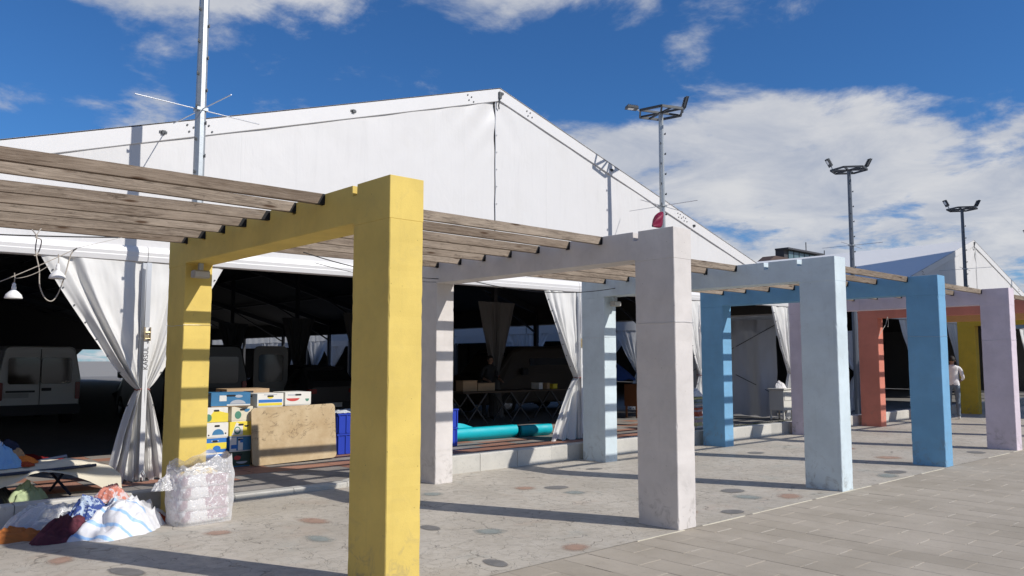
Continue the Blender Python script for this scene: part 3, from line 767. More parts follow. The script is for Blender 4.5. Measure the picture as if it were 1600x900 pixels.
# ------------------------------------------------------------------ floodlight poles
def light_pole(x, y, label, top=6.82, z0=FZ, rot=0.0, mast=None, lamps=((-42, 62), (138, 62))):
    root = empty('floodlight_pole', (x, y, z0), 0); tag(root, label, 'light pole', 'floodlight poles along the tents')
    H = top-z0
    q = MB(); n = 8; vs = []; rings = 8
    for i in range(rings+1):
        z = H*i/rings; r = .080-.029*i/rings
        vs += [(r*math.cos(2*math.pi*(k+.5)/n), r*math.sin(2*math.pi*(k+.5)/n), z) for k in range(n)]
    q.add(vs, [(i*n+k, i*n+(k+1) % n, (i+1)*n+(k+1) % n, (i+1)*n+k) for i in range(rings) for k in range(n)])
    q.build('mast', mast or M['galv'], root)
    q = MB(); q.box(-.16, .16, -.13, .13, 0, .018); q.build('base_plate', M['galv'], root)
    k = 0; z = 2.9
    while z < H-.3:
        a = R(-60) if k % 2 == 0 else R(-150)
        q = MB(); r = .062; c = Vector((math.cos(a), math.sin(a), 0))
        q.bar(c*r+Vector((0, 0, z)), c*(r+.03)+Vector((0, 0, z)), .018, .03); q.bar(c*(r+.028)+Vector((0, 0, z-.01)), c*(r+.028)+Vector((0, 0, z+.03)), .012)
        q.build('step_bolt', M['steel_dark'], root); k += 1; z += .215
    zr = 4.82-z0
    for d in (Vector((1, .12, .0)), Vector((-.05, 1, 0))):
        q = MB(); d.normalize(); q.tube([Vector((0, 0, zr))-d*.85, Vector((0, 0, zr))+d*.85], .007, 6); q.build('cross_rod', M['alu'], root)
    q = MB(); q.box(-.07, .07, -.07, .07, zr-.02, zr+.02); q.build('rod_clamp', M['galv'], root)
    # six sided lamp platform
    hd = empty('lamp_platform', (0, 0, H)); hd.parent = root; hd.rotation_euler = (0, 0, rot)
    P = [Vector((.50*math.cos(R(60*i+30)), .50*math.sin(R(60*i+30)), 0)) for i in range(6)]
    q = MB()
    for i in range(6): q.bar(P[i], P[(i+1) % 6], .035, .05)
    for i in (0, 1, 2): q.bar(P[i], P[i+3], .035, .04)
    q.bar((P[0]+P[1])/2, (P[3]+P[4])/2, .03, .035)
    q.build('hexagon_frame', M['steel_dark'], hd)
    for a, tilt in lamps:
        a = R(a)-rot
        c = Vector((math.cos(a), math.sin(a), 0)); s = Vector((-c.y, c.x, 0)); n_ = (c*math.cos(R(90-tilt))*1.0+Vector((0, 0, -math.sin(R(90-tilt))))).normalized()
        up = s.cross(n_); up = up if up.z > 0 else -up
        base = c*.48+Vector((0, 0, .06)); ctr = base+up*.17
        q = MB()
        mtx = Matrix((( s.x, up.x, n_.x), (s.y, up.y, n_.y), (s.z, up.z, n_.z)))
        def bx(hx, hy, z0_, z1_, cy=0, mi=0):
            vs = [ctr+mtx @ Vector(p) for p in ((-hx, cy-hy, z0_), (hx, cy-hy, z0_), (hx, cy+hy, z0_), (-hx, cy+hy, z0_), (-hx, cy-hy, z1_), (hx, cy-hy, z1_), (hx, cy+hy, z1_), (-hx, cy+hy, z1_))]
            q.add(vs, [(0, 3, 2, 1), (4, 5, 6, 7), (0, 1, 5, 4), (1, 2, 6, 5), (2, 3, 7, 6), (3, 0, 4, 7)], mi)
        bx(.085, .12, -.03, .02); bx(.095, .13, .02, .032, 0)
        for f in range(5): bx(.075, .004, -.055, -.03, -.09+.045*f)
        fl = q.build('floodlight', M['steel_dark'], hd, bevel=.004)
        q = MB(); bx(.055, .06, .0325, .035, .02); q.build('lens', M['white_enamel'], fl)
        q = MB(); q.bar(base-c*.02-Vector((0, 0, .06)), ctr-n_*.03, .05, .012); q.build('bracket', M['galv'], fl)
    return root
DKM = simple('dark_grey_mast', (.13, .15, .18), .5, .2, 20, .2, 60, .4)
light_pole(3.873, 10.24, 'galvanised octagonal mast rising behind the near yellow portal, its top out of view', 10.2)
light_pole(13.583, 10.24, 'galvanised floodlight mast with dark red flag behind the pale grey portal', 6.82, rot=R(10), lamps=((-42, 74), (150, 4)))
light_pole(22.28, 10.24, 'dark floodlight mast with cross rods behind the ice blue portal', 6.98, rot=R(40), mast=DKM)
light_pole(31.08, 10.24, 'floodlight mast standing in front of the second tent gable', 6.97, rot=R(35), mast=DKM)
light_pole(40.23, 10.24, 'floodlight mast at the right edge of the picture', 6.9, rot=R(35), mast=DKM)
# limp dark red flag on the second mast
q = MB()
def flagfn(u, v):
    a = Vector((13.50, 10.17, 4.67)); bb = Vector((13.13, 10.15, 4.33))
    c = a.lerp(bb, v); r = .012+.135*math.sin(math.pi*min(1, v**.8*.93))**1.1
    th = 2*math.pi*u
    d = (bb-a).normalized(); s = d.cross(Vector((0, 1, 0))).normalized()
    rr = r*(1+.25*math.sin(3*th+4*v))
    return c+s*rr*math.cos(th)*.8+Vector((0, 1, 0))*rr*math.sin(th)*.55+Vector((0, 0, -.05*math.sin(math.pi*v)))
q.grid(flagfn, 24, 20); tag(q.build('flag', fabric('dark_red_cloth', (.20, .012, .045), 0, .5, .3, .2, 14)), 'limp dark red flag hanging from the second mast', 'flag')
#=====PART3
# ------------------------------------------------------------------ buildings
def building(name, label, x0, x1, y0, y1, h, wallm, storeys, cols):
    root = empty(name, ((x0+x1)/2, (y0+y1)/2, 0)); tag(root, label, 'building'); ox, oy = (x0+x1)/2, (y0+y1)/2
    q = MB(); q.box(x0-ox, x1-ox, y0-oy, y1-oy, 0, h); q.build('wall', wallm, root)
    q = MB(); q.box(x0-ox-.3, x1-ox+.3, y0-oy-.3, y1-oy+.3, h+.003, h+.5); q.build('cornice', wallm, root)
    for s in range(storeys):
        for c in range(cols):
            w = (x1-x0)/cols; xa = x0-ox+w*(c+.22); z = h/storeys*(s+.3)
            q = MB(); q.box(xa, xa+w*.56, y0-oy-.05, y0-oy+.02, z, z+h/storeys*.5); q.build('window', M['glass_dark'], root)
            yy = (y1-y0)/cols; ya = y0-oy+yy*(c+.22)
            q = MB(); q.box(x0-ox-.05, x0-ox+.02, ya, ya+yy*.56, z, z+h/storeys*.5); q.build('window', M['glass_dark'], root)
    return root
BW = simple('render_wall', (.45, .42, .38), .85, .1, 2)
# slender block beyond the right edge; its shadow lies across the far portals and the second gable
# (shadow coordinate c = .911 x + .413 y runs from 25.8 to 34.9)
def from_c(c, L):   # point on the sun ray line, L metres towards the sun from (c)
    return Vector((.911*c, .413*c))+Vector((.413, -.911))*L
a = from_c(25.8, 14.0); bb = from_c(34.9, 14.0); cen = (a+bb)/2
tw = empty('unseen_tower_block', (cen.x, cen.y, 0), math.atan2(.413, .911)); tw.name = 'slender_tower'
tag(tw, 'slender plain tower right of the picture that shades the far portals', 'tower')
q = MB(); q.box(-4.55, 4.55, -2.5, 2.5, 0, 30); q.build('wall', BW, tw)
for s in range(8):
    for sx in (-1.2, .3):
        q = MB(); q.box(sx, sx+.9, 2.48, 2.55, 2+3.4*s, 3.5+3.4*s); q.build('window', M['glass_dark'], tw)
q = MB(); q.box(-4.7, 4.7, -2.65, 2.65, 30.003, 30.4); q.build('cornice', BW, tw)
# distant dark block with a glazed top floor that shows over the ice blue beam
fb = empty('distant_building', (226, 121, -1.0)); tag(fb, 'distant building with a glazed top floor showing above the ice blue beam', 'building')
def fbx(q, x0, x1, y0, y1, z0, z1): q.box(x0-226, x1-226, y0-121, y1-121, z0, z1)
DKW = simple('dark_cladding', (.05, .05, .055), .6, .2); RFT = simple('brown_roof', (.09, .06, .05), .8, .2)
q = MB(); fbx(q, 211, 300, 120, 126, 0, 31.0); fbx(q, 219, 241, 120, 124, 31.0, 32.4); q.build('wall', BW, fb)
q = MB(); fbx(q, 219, 241.5, 119.6, 124, 35.2, 35.7); q.build('roof', DKW, fb)
q = MB(); fbx(q, 219.3, 241, 121.2, 124, 32.3, 35.2); q.build('top_floor', DKW, fb)
for i in range(6):
    q = MB(); fbx(q, 221.6+3.2*i, 224.3+3.2*i, 120.95, 121.25, 32.5, 35.0); q.build('window', simple('blue_grey_glazing', (.10, .16, .18), .15, .2, 1, 0), fb)
q = MB(); q.prism([(209-226, 31.0), (220-226, 31.0), (219.5-226, 32.6), (212-226, 32.6)], -1, 3, 'y'); q.build('low_roof', RFT, fb)
q = MB(); fbx(q, 242.5, 247, 120, 124, 31, 34.7); q.build('chimney', simple('brick_red', (.25, .11, .08), .85, .3, 1), fb)
q = MB(); fbx(q, 247.5, 296, 120, 124, 31, 35.6); q.build('roof', DKW, fb)
for px_, h_ in ((238, 39.5), (250, 38), (258, 37.3)):
    q = MB(); q.tube([(px_-226, 3, 34), (px_-226, 3, h_)], .16, 6); q.build('antenna', DKW, fb)

# ------------------------------------------------------------------ vehicles in the tent
def vehicle(name, label, loc, rz, W, H, L, paint, kind='van', scale=1.0, open_door=False):
    """local axes: rear face at y=0 looking to -y, body runs to +y"""
    root = empty(name, loc, rz); tag(root, label, 'van' if kind == 'van' else 'car')
    hw = W/2; zb = .30
    def ring(y, hwb, hwt, z0, z1, r):
        pts = []
        zc = z0+(z1-z0)*.52
        for (cx, cz, a0) in ((hwt-r, z1-r, 0), (-hwt+r, z1-r, 90), (-hwb+.06, z0+.06, 180), (hwb-.06, z0+.06, 270)):
            rr = r if a0 < 180 else .06
            for k in range(5):
                a = R(a0+22.5*k); pts.append((cx+rr*math.cos(a), y, cz+rr*math.sin(a)))
            if a0 == 90: pts.append((-hw, y, zc))
        pts.append((hw, y, zc))
        return pts
    q = MB()
    if kind == 'van':
        st = [(0.03, hw*.95, hw*.84, zb, H-.05, .14), (0, hw*.97, hw*.86, zb, H-.02, .14), (.12, hw, hw*.90, zb, H, .16), (L*.3, hw, hw*.91, zb, H+.02, .16), (L*.66, hw, hw*.90, zb, H, .16), (L*.74, hw, hw*.86, zb, H-.12, .16), (L*.86, hw*.98, hw*.88, zb, H*.60, .12), (L*.97, hw*.92, hw*.8, zb, H*.52, .12), (L, hw*.85, hw*.7, zb+.08, H*.45, .10)]
    else:
        st = [(0, hw*.9, hw*.75, zb, H*.62, .10), (.08, hw*.97, hw*.80, zb, H*.70, .12), (.35, hw, hw*.74, zb, H*.96, .14), (L*.3, hw, hw*.76, zb, H, .16), (L*.5, hw, hw*.76, zb, H*.98, .16), (L*.68, hw, hw*.82, zb, H*.64, .12), (L*.92, hw*.95, hw*.8, zb, H*.55, .10), (L, hw*.85, hw*.7, zb+.06, H*.45, .08)]
    rings = [ring(*s) for s in st]; n = len(rings[0])
    vs = [p for r_ in rings for p in r_]
    fs = [(i*n+k, i*n+(k+1) % n, (i+1)*n+(k+1) % n, (i+1)*n+k) for i in range(len(rings)-1) for k in range(n)]+[tuple(range(n)), tuple(reversed(range((len(rings)-1)*n, len(rings)*n)))]
    q.add(vs, fs, 0, False); q.build('body', paint, root)
    if kind == 'van':
        for sx in (-1, 1):
            q = MB(); w = hw*.74; q.prism(rrect(w, .62*H/1.9, .06, 4, sx*w*.53, H*.69), -.02, .035, 'y'); q.build('rear_window', M['glass_dark'], root)
            q = MB(); q.prism(rrect(.10, .42, .03, 3, sx*hw*.93, H*.44), -.015, .05, 'y'); q.build('tail_light', simple('red_lens', (.25, .02, .02), .2, .1), root)
            q = MB(); q.prism(rrect(.12, .20, .04, 3, sx*(hw+.13), H*.62), L*.68, L*.72, 'y'); q.bar((sx*hw*.9, L*.7, H*.60), (sx*(hw+.1), L*.7, H*.60), .04); q.build('mirror', M['black'], root)
            q = MB(); q.prism(rrect(L*.42, .45*H/1.9, .06, 4, L*.42, H*.70), sx*hw*.955-.012, sx*hw*.955+.012, 'x'); q.build('side_window', M['glass_dark'], root)
        q = MB(); q.box(-.006, .006, -.006, .02, zb+.1, H-.08); q.build('door_seam', M['black'], root)
        q = MB(); q.box(-.55*hw-.25, -.55*hw+.25, -.022, .02, H*.36, H*.36+.11); q.build('number_plate', simple('dull_plate', (.5, .5, .48), .5), root)
        q = MB(); q.box(-.8*hw, -.12*hw, -.028, .02, H*.36+.125, H*.36+.17); q.build('plate_lamp_strip', M['black'], root)
        q = MB(); q.box(.04, .24, -.03, .02, H*.44, H*.44+.07); q.build('handle', M['black'], root)
        q = MB(); q.prism(rrect(W*.98, .24, .06, 3, 0, zb+.10), -.07, .06, 'y'); q.build('bumper', M['black'], root)
        q = MB(); q.add([(-hw*.74, L*.755, H*.9), (hw*.74, L*.755, H*.9), (hw*.82, L*.845, H*.63), (-hw*.82, L*.845, H*.63)], [(0, 1, 2, 3)]); q.build('windscreen', M['glass_dark'], root)
    else:
        for sx in (-1, 1):
            q = MB(); q.add([(sx*hw*.80, .42, H*.93), (sx*hw*.79, L*.52, H*.94), (sx*hw*.95, L*.64, H*.66), (sx*hw*.95, .22, H*.68)], [(0, 1, 2, 3)]); q.build('side_window', M['glass_dark'], root)
            q = MB(); q.prism(rrect(.26, .12, .04, 3, sx*hw*.72, H*.55), -.03, .05, 'y'); q.build('tail_light', simple('red_lens', (.25, .02, .02), .2, .1), root)
            q = MB(); q.prism(rrect(.18, .12, .04, 3, sx*(hw+.07), H*.68), L*.58, L*.62, 'y'); q.build('mirror', M['black'], root)
        q = MB(); q.add([(-hw*.66, .27, H*.90), (hw*.66, .27, H*.90), (hw*.72, .07, H*.72), (-hw*.72, .07, H*.72)], [(0, 1, 2, 3)]); q.build('rear_window', M['glass_dark'], root)
        q = MB(); q.prism(rrect(W*.95, .22, .06, 3, 0, zb+.12), -.05, .06, 'y'); q.build('bumper', M['black'], root)
        q = MB(); q.box(-.26, .26, -.06, -.045, zb+.10, zb+.21); q.build('number_plate', simple('dull_plate', (.5, .5, .48), .5), root)
    for sx in (-1, 1):
        for y in (L*.18, L*.80):
            wr = .31*H/1.9 if kind == 'van' else .30
            q = MB(); q.lathe((0, 0, 0), [(wr*.55, -.10), (wr*.93, -.10), (wr, -.06), (wr, .06), (wr*.93, .10), (wr*.55, .10)], 20); w = q.build('wheel', M['rubber'], root)
            w.rotation_euler = (0, R(90), 0); w.location = (sx*(hw-.10), y, wr)
            q = MB(); q.lathe((0, 0, 0), [(0.001, .075*sx), (wr*.3, .085*sx), (wr*.56, .06*sx), (wr*.56, .1*sx)], 16); r2 = q.build('rim', M['alu'], w)
    return root
VW = simple('dull_white_van_paint', (.72, .72, .70), .35, .06, 2, 0); VD = simple('dark_van_paint', (.025, .027, .03), .3, .1, 2, 0); VG = simple('grey_van_paint', (.10, .095, .085), .35, .1, 2, 0)
vehicle('parked_van', 'white panel van seen from behind in the tent at far left', (4.72, 22.0, FZ), 0, 1.76, 1.92, 4.7, VW)
dv = vehicle('parked_van', 'dark minibus with its rear door swung open beside the carton stack', (7.63, 19.2, FZ), R(-4), 1.95, 1.95, 5.1, VD)
q = MB(); q.prism(rrect(.88, 1.64, .15, 5, 1.53, 1.11), -.10, -.05, 'y'); d_ = q.build('open_rear_door', VG, dv)
q = MB(); q.prism(rrect(.63, .68, .09, 5, 1.53, 1.38), -.115, -.098, 'y'); q.build('pane', M['glass_dark'], d_)
vehicle('parked_car', 'dark hatchback half hidden behind the near yellow leg', (10.5, 18.3, FZ), R(8), 1.78, 1.46, 4.1, VD, 'car')
vehicle('parked_van', 'large dark brown panel van standing sideways behind the market table', (20.1, 18.6, FZ), R(90), 2.0, 2.0, 5.3, simple('brown_van_paint', (.05, .04, .03), .4, .1, 2, 0))

# ------------------------------------------------------------------ people
def person(label, loc, rz, shirt, trousers, shoes, skin, hair, H=1.72, lean=0.0, arms=((.17, .12, .62), (.17, .12, .62))):
    """standing figure, local +Y is the way it faces"""
    k = H/1.72
    J = {}; E_ = []; Rr = []
    names = []
    def jt(nm, p, r):
        J[nm] = len(names); names.append((Vector(p)*k, r if isinstance(r, tuple) else (r, r)))
    ly = lean
    jt('pelvis', (0, 0, .96), (.165, .125)); jt('waist', (0, .01+ly*.2, 1.08), (.148, .115)); jt('chest', (0, .015+ly*.6, 1.27), (.172, .13)); jt('sh', (0, 0+ly, 1.405), (.115, .09)); jt('neck', (0, .01+ly, 1.475), .055); jt('neck2', (0, .025+ly*1.1, 1.53), .055); jt('head', (0, .035+ly*1.2, 1.60), (.078, .095)); jt('crown', (0, .035+ly*1.2, 1.675), (.06, .075))
    for a, b_ in (('pelvis', 'waist'), ('waist', 'chest'), ('chest', 'sh'), ('sh', 'neck'), ('neck', 'neck2'), ('neck2', 'head'), ('head', 'crown')): E_.append((J[a], J[b_]))
    for s, nm in ((-1, 'l'), (1, 'r')):
        dx, dy, _ = arms[0 if s < 0 else 1]
        jt('hip'+nm, (s*.095, 0, .90), .098); jt('knee'+nm, (s*.105, .02, .49), .066); jt('calf'+nm, (s*.11, -.01, .33), .060); jt('ank'+nm, (s*.115, -.02, .085), .043); jt('heel'+nm, (s*.115, -.03, .045), (.042, .040)); jt('toe'+nm, (s*.135, .15, .035), (.042, .03))
        for a, b_ in (('pelvis', 'hip'+nm), ('hip'+nm, 'knee'+nm), ('knee'+nm, 'calf'+nm), ('calf'+nm, 'ank'+nm), ('ank'+nm, 'heel'+nm), ('heel'+nm, 'toe'+nm)): E_.append((J[a], J[b_]))
        jt('shd'+nm, (s*.185, ly, 1.385), .062); jt('elb'+nm, (s*(.20+dx*.35), ly-.02, 1.12), .046); jt('wr'+nm, (s*(.20+dx*.1), ly+dy+.12, .98+dy*.6), .030); jt('palm'+nm, (s*(.19+dx*.05), ly+dy+.19, .96+dy*.7), (.035, .020))
        for a, b_ in (('sh', 'shd'+nm), ('shd'+nm, 'elb'+nm), ('elb'+nm, 'wr'+nm), ('wr'+nm, 'palm'+nm)): E_.append((J[a], J[b_]))
        base = Vector((s*(.19+dx*.05), ly+dy+.21, .955+dy*.7))
        for f in range(4):
            jt('f%d%s' % (f, nm), base+Vector((s*(-.026+.017*f), .035, -.012-.004*f)), .0085); jt('g%d%s' % (f, nm), base+Vector((s*(-.026+.017*f), .06-.006*abs(f-1), -.035)), .0075)
            E_.append((J['palm'+nm], J['f%d%s' % (f, nm)])); E_.append((J['f%d%s' % (f, nm)], J['g%d%s' % (f, nm)]))
        jt('t1'+nm, base+Vector((-s*.045, -.01, 0)), .010); jt('t2'+nm, base+Vector((-s*.055, .02, -.015)), .008); E_.append((J['wr'+nm], J['t1'+nm])); E_.append((J['t1'+nm], J['t2'+nm]))
    me = bpy.data.meshes.new('person'); me.from_pydata([n[0] for n in names], E_, [])
    ob = bpy.data.objects.new('tmp_person', me); COL.objects.link(ob)
    sk = ob.modifiers.new('skin', 'SKIN'); 
    for i, (p, r) in enumerate(names):
        sv = me.skin_vertices[0].data[i]; sv.radius = (r[0]*k, r[1]*k); sv.use_root = (i == 0)
    sk.use_smooth_shade = True
    ss = ob.modifiers.new('sub', 'SUBSURF'); ss.levels = 2; ss.render_levels = 2
    dg = bpy.context.evaluated_depsgraph_get(); dg.update(); m2 = bpy.data.meshes.new_from_object(ob.evaluated_get(dg)); bpy.data.objects.remove(ob)
    m2.materials.clear()
    for mm in (shirt, trousers, shoes, skin): m2.materials.append(mm)
    for p in m2.polygons:
        c = p.center/k
        hand = (abs(c.x) > .13 and c.y > ly+.10 and .8 < c.z < 1.25)
        p.material_index = 3 if (c.z > 1.49 or hand) else 0 if c.z > .93 or (abs(c.x) > .215 and c.z > .8) else 2 if c.z < .075 else 1
        p.use_smooth = True
    for v in m2.vertices:   # creases of the clothes
        c = v.co/k
        if .08 < c.z < 1.42: v.co += v.normal*.012*nz((c.x*5, c.y*5, c.z*9), 1.3, 3)
    root = link(bpy.data.objects.new('person', m2)); root.location = loc; root.rotation_euler = (0, 0, rz)
    tag(root, label, 'person')
    q = MB()
    hc = Vector((0, .02+ly*1.2, 1.625))*k
    def hf(u, v):
        th = 2*math.pi*u; ph = math.pi*(.02+.60*v)
        d = Vector((math.sin(ph)*math.cos(th), math.sin(ph)*math.sin(th), math.cos(ph)))
        cut = .016 if d.y > .45 and v > .55 else 0
        return hc+Vector((d.x*(.088-cut), d.y*(.106-cut*2.5), d.z*(.108-cut)))*k+d*.006*nz(d*6, 1, 3)
    q.grid(hf, 24, 14); q.build('hair', hair, root)
    for s in (-1, 1):
        q = MB(); q.lathe((0, 0, 0), [(.001, -.03), (.014, -.018), (.018, .0), (.014, .02), (.001, .03)], 10); e = q.build('ear', skin, root); e.location = Vector((s*.085, .03+ly*1.2, 1.59))*k; e.scale = (.5, .9, 1)
        q = MB(); q.lathe((0, 0, 0), [(.001, -.010), (.008, -.006), (.010, 0), (.008, .006), (.001, .010)], 8); e = q.build('eye', M['black'], root); e.location = Vector((s*.033, .122+ly*1.2, 1.60))*k
    q = MB(); q.add([Vector(p)*k for p in ((-.012, .125+ly*1.2, 1.565), (.012, .125+ly*1.2, 1.565), (0, .158+ly*1.2, 1.563), (0, .128+ly*1.2, 1.61))], [(0, 1, 2), (0, 2, 3), (1, 3, 2), (0, 3, 1)]); q.build('nose', skin, root)
    q = MB(); q.box(-.022*k, .022*k, (.12+ly*1.2)*k, (.135+ly*1.2)*k, 1.535*k, 1.543*k); q.build('mouth', simple('lips', (.25, .09, .08), .6), root)
    return root
SK = simple('skin', (.33, .19, .13), .55, .08, 20, .1, 200); HR = simple('dark_hair', (.015, .012, .01), .7, .3, 60, .5, 120)
person('person in white sweatshirt and grey jeans walking away past the mustard portal', (23.72, 8.26, 0), R(-68), fabric('white_sweatshirt', (.74, .72, .72), 0, .8, .3, .1, 9), fabric('grey_blue_jeans', (.13, .165, .21), 0, .85, .3, .2, 14), simple('white_shoe', (.65, .65, .65), .6), SK, HR, 1.70)
person('dimly seen person in dark clothes bending over the table inside the tent', (14.3, 16.7, FZ), R(170), simple('black_cloth', (.03, .03, .032), .9), simple('black_cloth', (.03, .03, .032), .9), M['black'], SK, HR, 1.70, .10)

# ------------------------------------------------------------------ cartons, board, crates, rolls
CARD = simple('brown_cardboard', (.42, .29, .17), .85, .12, 8, .2, 80); CWH = simple('white_cardboard', (.74, .72, .66), .7, .06, 8, .15, 80)
CYE = simple('yellow_print', (.78, .62, .06), .6, .08, 12); CBL = simple('blue_print', (.03, .17, .50), .6, .1, 12); CNV = simple('petrol_blue_print', (.05, .19, .36), .6, .15, 12)
CGR = simple('green_print', (.08, .24, .16), .6, .1); CRE = simple('red_print', (.55, .06, .05), .6, .1); CTX = simple('pale_grey_print', (.45, .47, .5), .6, .1)
def carton(label, x, y, z, w, d, h, rz, base, lid, marks, top=None):
    root = empty('fruit_carton', (x, y, z), rz); tag(root, label, 'carton', 'fruit cartons stacked beside the plywood board')
    q = MB(); q.box(-w/2+.006, w/2-.006, -d/2+.006, d/2-.006, 0, h-.004); q.build('tray', base, root, bevel=.004)
    q = MB(); lo = .018
    q.add([(-w/2, -d/2, lo), (w/2, -d/2, lo), (w/2, d/2, lo), (-w/2, d/2, lo), (-w/2, -d/2, h), (w/2, -d/2, h), (w/2, d/2, h), (-w/2, d/2, h)], [(0, 1, 5, 4), (1, 2, 6, 5), (2, 3, 7, 6), (3, 0, 4, 7), (4, 5, 6, 7)])
    q.build('lid', lid, root, bevel=.003)
    q = MB(); q.prism([(p[0], p[1]) for p in rrect(w*.24, h*.13, h*.06, 4, 0, h*.80)], -d/2-.0025, -d/2+.001, 'y'); q.build('hand_hole', M['black'], root)
    q = MB(); q.prism([(p[0], p[1]) for p in rrect(d*.24, h*.13, h*.06, 4, 0, h*.80)], -w/2-.0025, -w/2+.001, 'x'); q.build('hand_hole', M['black'], root)
    for (kind, cx, cz, ww, hh, mt) in marks:
        q = MB()
        if kind == 'r': poly = [(cx*w-ww*w/2, cz*h-hh*h/2), (cx*w+ww*w/2, cz*h-hh*h/2), (cx*w+ww*w/2, cz*h+hh*h/2), (cx*w-ww*w/2, cz*h+hh*h/2)]
        elif kind == 'e': poly = [(cx*w+ww*w/2*math.cos(2*math.pi*i/20), cz*h+hh*h/2*math.sin(2*math.pi*i/20)) for i in range(20)]
        elif kind == 'h': poly = [(cx*w+ww*w/2*math.cos(math.pi*i/14), cz*h+hh*h*math.sin(math.pi*i/14)) for i in range(15)]
        elif kind == 'd': poly = [(cx*w+ww*w/2*math.cos(-math.pi*i/14), cz*h+hh*h*math.sin(-math.pi*i/14)) for i in range(15)]
        else: poly = [(cx*w-ww*w/2, cz*h-hh*h/2), (cx*w+ww*w/2, cz*h-hh*h/2), (cx*w+ww*w*.5, cz*h+hh*h*.2), (cx*w-ww*w*.1, cz*h+hh*h/2)]
        carton.k += 1
        t_ = -.0012-.0004*(carton.k % 5)
        q.prism(poly, -d/2+t_, -d/2+.0005, 'y'); q.build('printed_mark', mt, root)
    return root
carton.k = 0
cw, cd, ch = .34, .46, .222
zs = [FZ+.001+ch*i for i in range(6)]
Yc = 11.96
carton('white and blue carton at the floor, left column, below the blue and yellow one', 4.82, Yc, zs[0], cw, cd, ch, R(2), CWH, CWH, [('r', 0, .85, 1, .22, CBL), ('h', .15, .25, .35, .3, CNV)])
carton('white carton printed blue with wide yellow band, second from floor in left column', 4.82, Yc+.01, zs[1], cw, cd, ch, R(-1), CWH, CBL, [('r', 0, .50, 1, .42, CYE), ('e', .08, .34, .34, .36, CBL), ('e', .08, .34, .24, .24, CNV), ('r', .3, .62, .25, .16, CWH), ('h', 0, .86, .32, -.10, CWH)])
carton('plain white carton with blue half round emblem, third in left column', 4.833, Yc, zs[2], cw, cd, ch, R(1), CWH, CWH, [('h', .05, .22, .52, .38, CNV), ('r', .05, .20, .52, .04, CWH), ('r', .05, .42, .03, .36, CWH), ('e', -.36, .22, .07, .10, M['black']), ('e', .38, .30, .07, .10, M['black'])])
carton('yellow and white carton with green emblem, top of left column', 4.833, Yc+.01, zs[3], cw, cd, ch, R(-2), CWH, CWH, [('t', .02, .45, .98, .8, CYE), ('e', -.34, .34, .28, .5, CGR), ('e', -.34, .36, .18, .3, CYE), ('t', .05, .55, .2, .2, CNV), ('r', .4, .8, .18, .3, CWH)])
carton('dark green carton at the floor of the right column', 5.216, Yc+.03, zs[0], cw, cd, ch, R(-3), CNV, simple('bottle_green_card', (.04, .07, .05), .7), [('e', -.1, .6, .3, .3, CRE), ('d', .1, .35, .5, .15, CTX), ('r', -.42, .5, .14, .8, CWH)])
carton('blue and white carton second in the right column', 5.204, Yc+.03, zs[1], cw, cd, ch, R(2), CWH, CNV, [('r', -.34, .5, .30, .95, CWH), ('r', -.28, .35, .3, .26, CBL), ('r', .0, .5, .22, .8, CWH), ('r', .05, .7, .14, .2, CBL)])
carton('yellow carton with green emblem, third in the right column', 5.216, Yc+.02, zs[2], cw, cd, ch, R(-2), CWH, CYE, [('t', -.16, .55, .5, .85, CWH), ('e', -.16, .42, .30, .52, CGR), ('e', -.16, .45, .2, .32, CWH), ('d', .25, .75, .2, .12, M['black'])])
carton('cream carton with green emblem, top of the right column', 5.216, Yc+.03, zs[3], cw, cd, ch, R(3), CWH, simple('cream_card', (.66, .60, .46), .75), [('e', -.2, .45, .30, .52, CGR), ('e', -.2, .5, .2, .3, CTX), ('d', .2, .85, .3, .22, CNV)])
carton('petrol blue carton lying on top of both columns', 5.10, Yc+.02, zs[4], .56, .45, .21, R(-14), CARD, CNV, [('r', -.2, .62, .18, .4, CWH), ('h', .18, .22, .4, .28, CTX), ('r', .2, .14, .6, .10, CWH), ('e', .2, .75, .2, .2, CTX)])
carton('brown open carton behind the petrol blue one', 4.775, Yc+.42, zs[4]+.002, .38, .38, .17, R(8), CARD, CARD, [])
carton('white carton with blue and yellow stripes behind the plywood board', 5.775, Yc+.25, zs[4]-.042, .44, .45, .215, R(1), CWH, CWH, [('r', 0, .46, .9, .22, CBL), ('r', 0, .22, .9, .18, CYE), ('d', 0, .80, .24, .18, CYE), ('r', 0, .92, .5, .06, CTX)])
carton('white carton with red mark, rightmost behind the plywood board', 6.257, Yc+.25, zs[4]-.032, .45, .45, .215, R(-1), CWH, CWH, [('d', -.2, .55, .5, .22, CRE), ('r', -.25, .8, .3, .10, CTX), ('d', .35, .5, .15, .2, CGR)])
carton('flat brown carton behind the striped white one', 5.63, Yc+.72, zs[4]+.002, .70, .47, .235, R(-2), CARD, CARD, [])
for i, xx in enumerate((5.745, 6.237)):   # what carries them
    for j in range(4):
        carton('white carton, %s under the %s carton behind the board' % (['lowest of four', 'second of four', 'third of four', 'directly'][j], ['striped', 'red marked'][i]), xx, Yc+.27, FZ+.001+.2115*j, .44, .45, .2105, 0, CWH, CWH, [])
for j in range(4): carton('wide brown carton at the back of the stack, %s layer' % ['floor', 'second', 'third', 'fourth', 'top'][j], 5.23, Yc+.72, zs[j], 1.0 if j < 4 else .9, .40, ch-.002, 0, CARD, CARD, [])
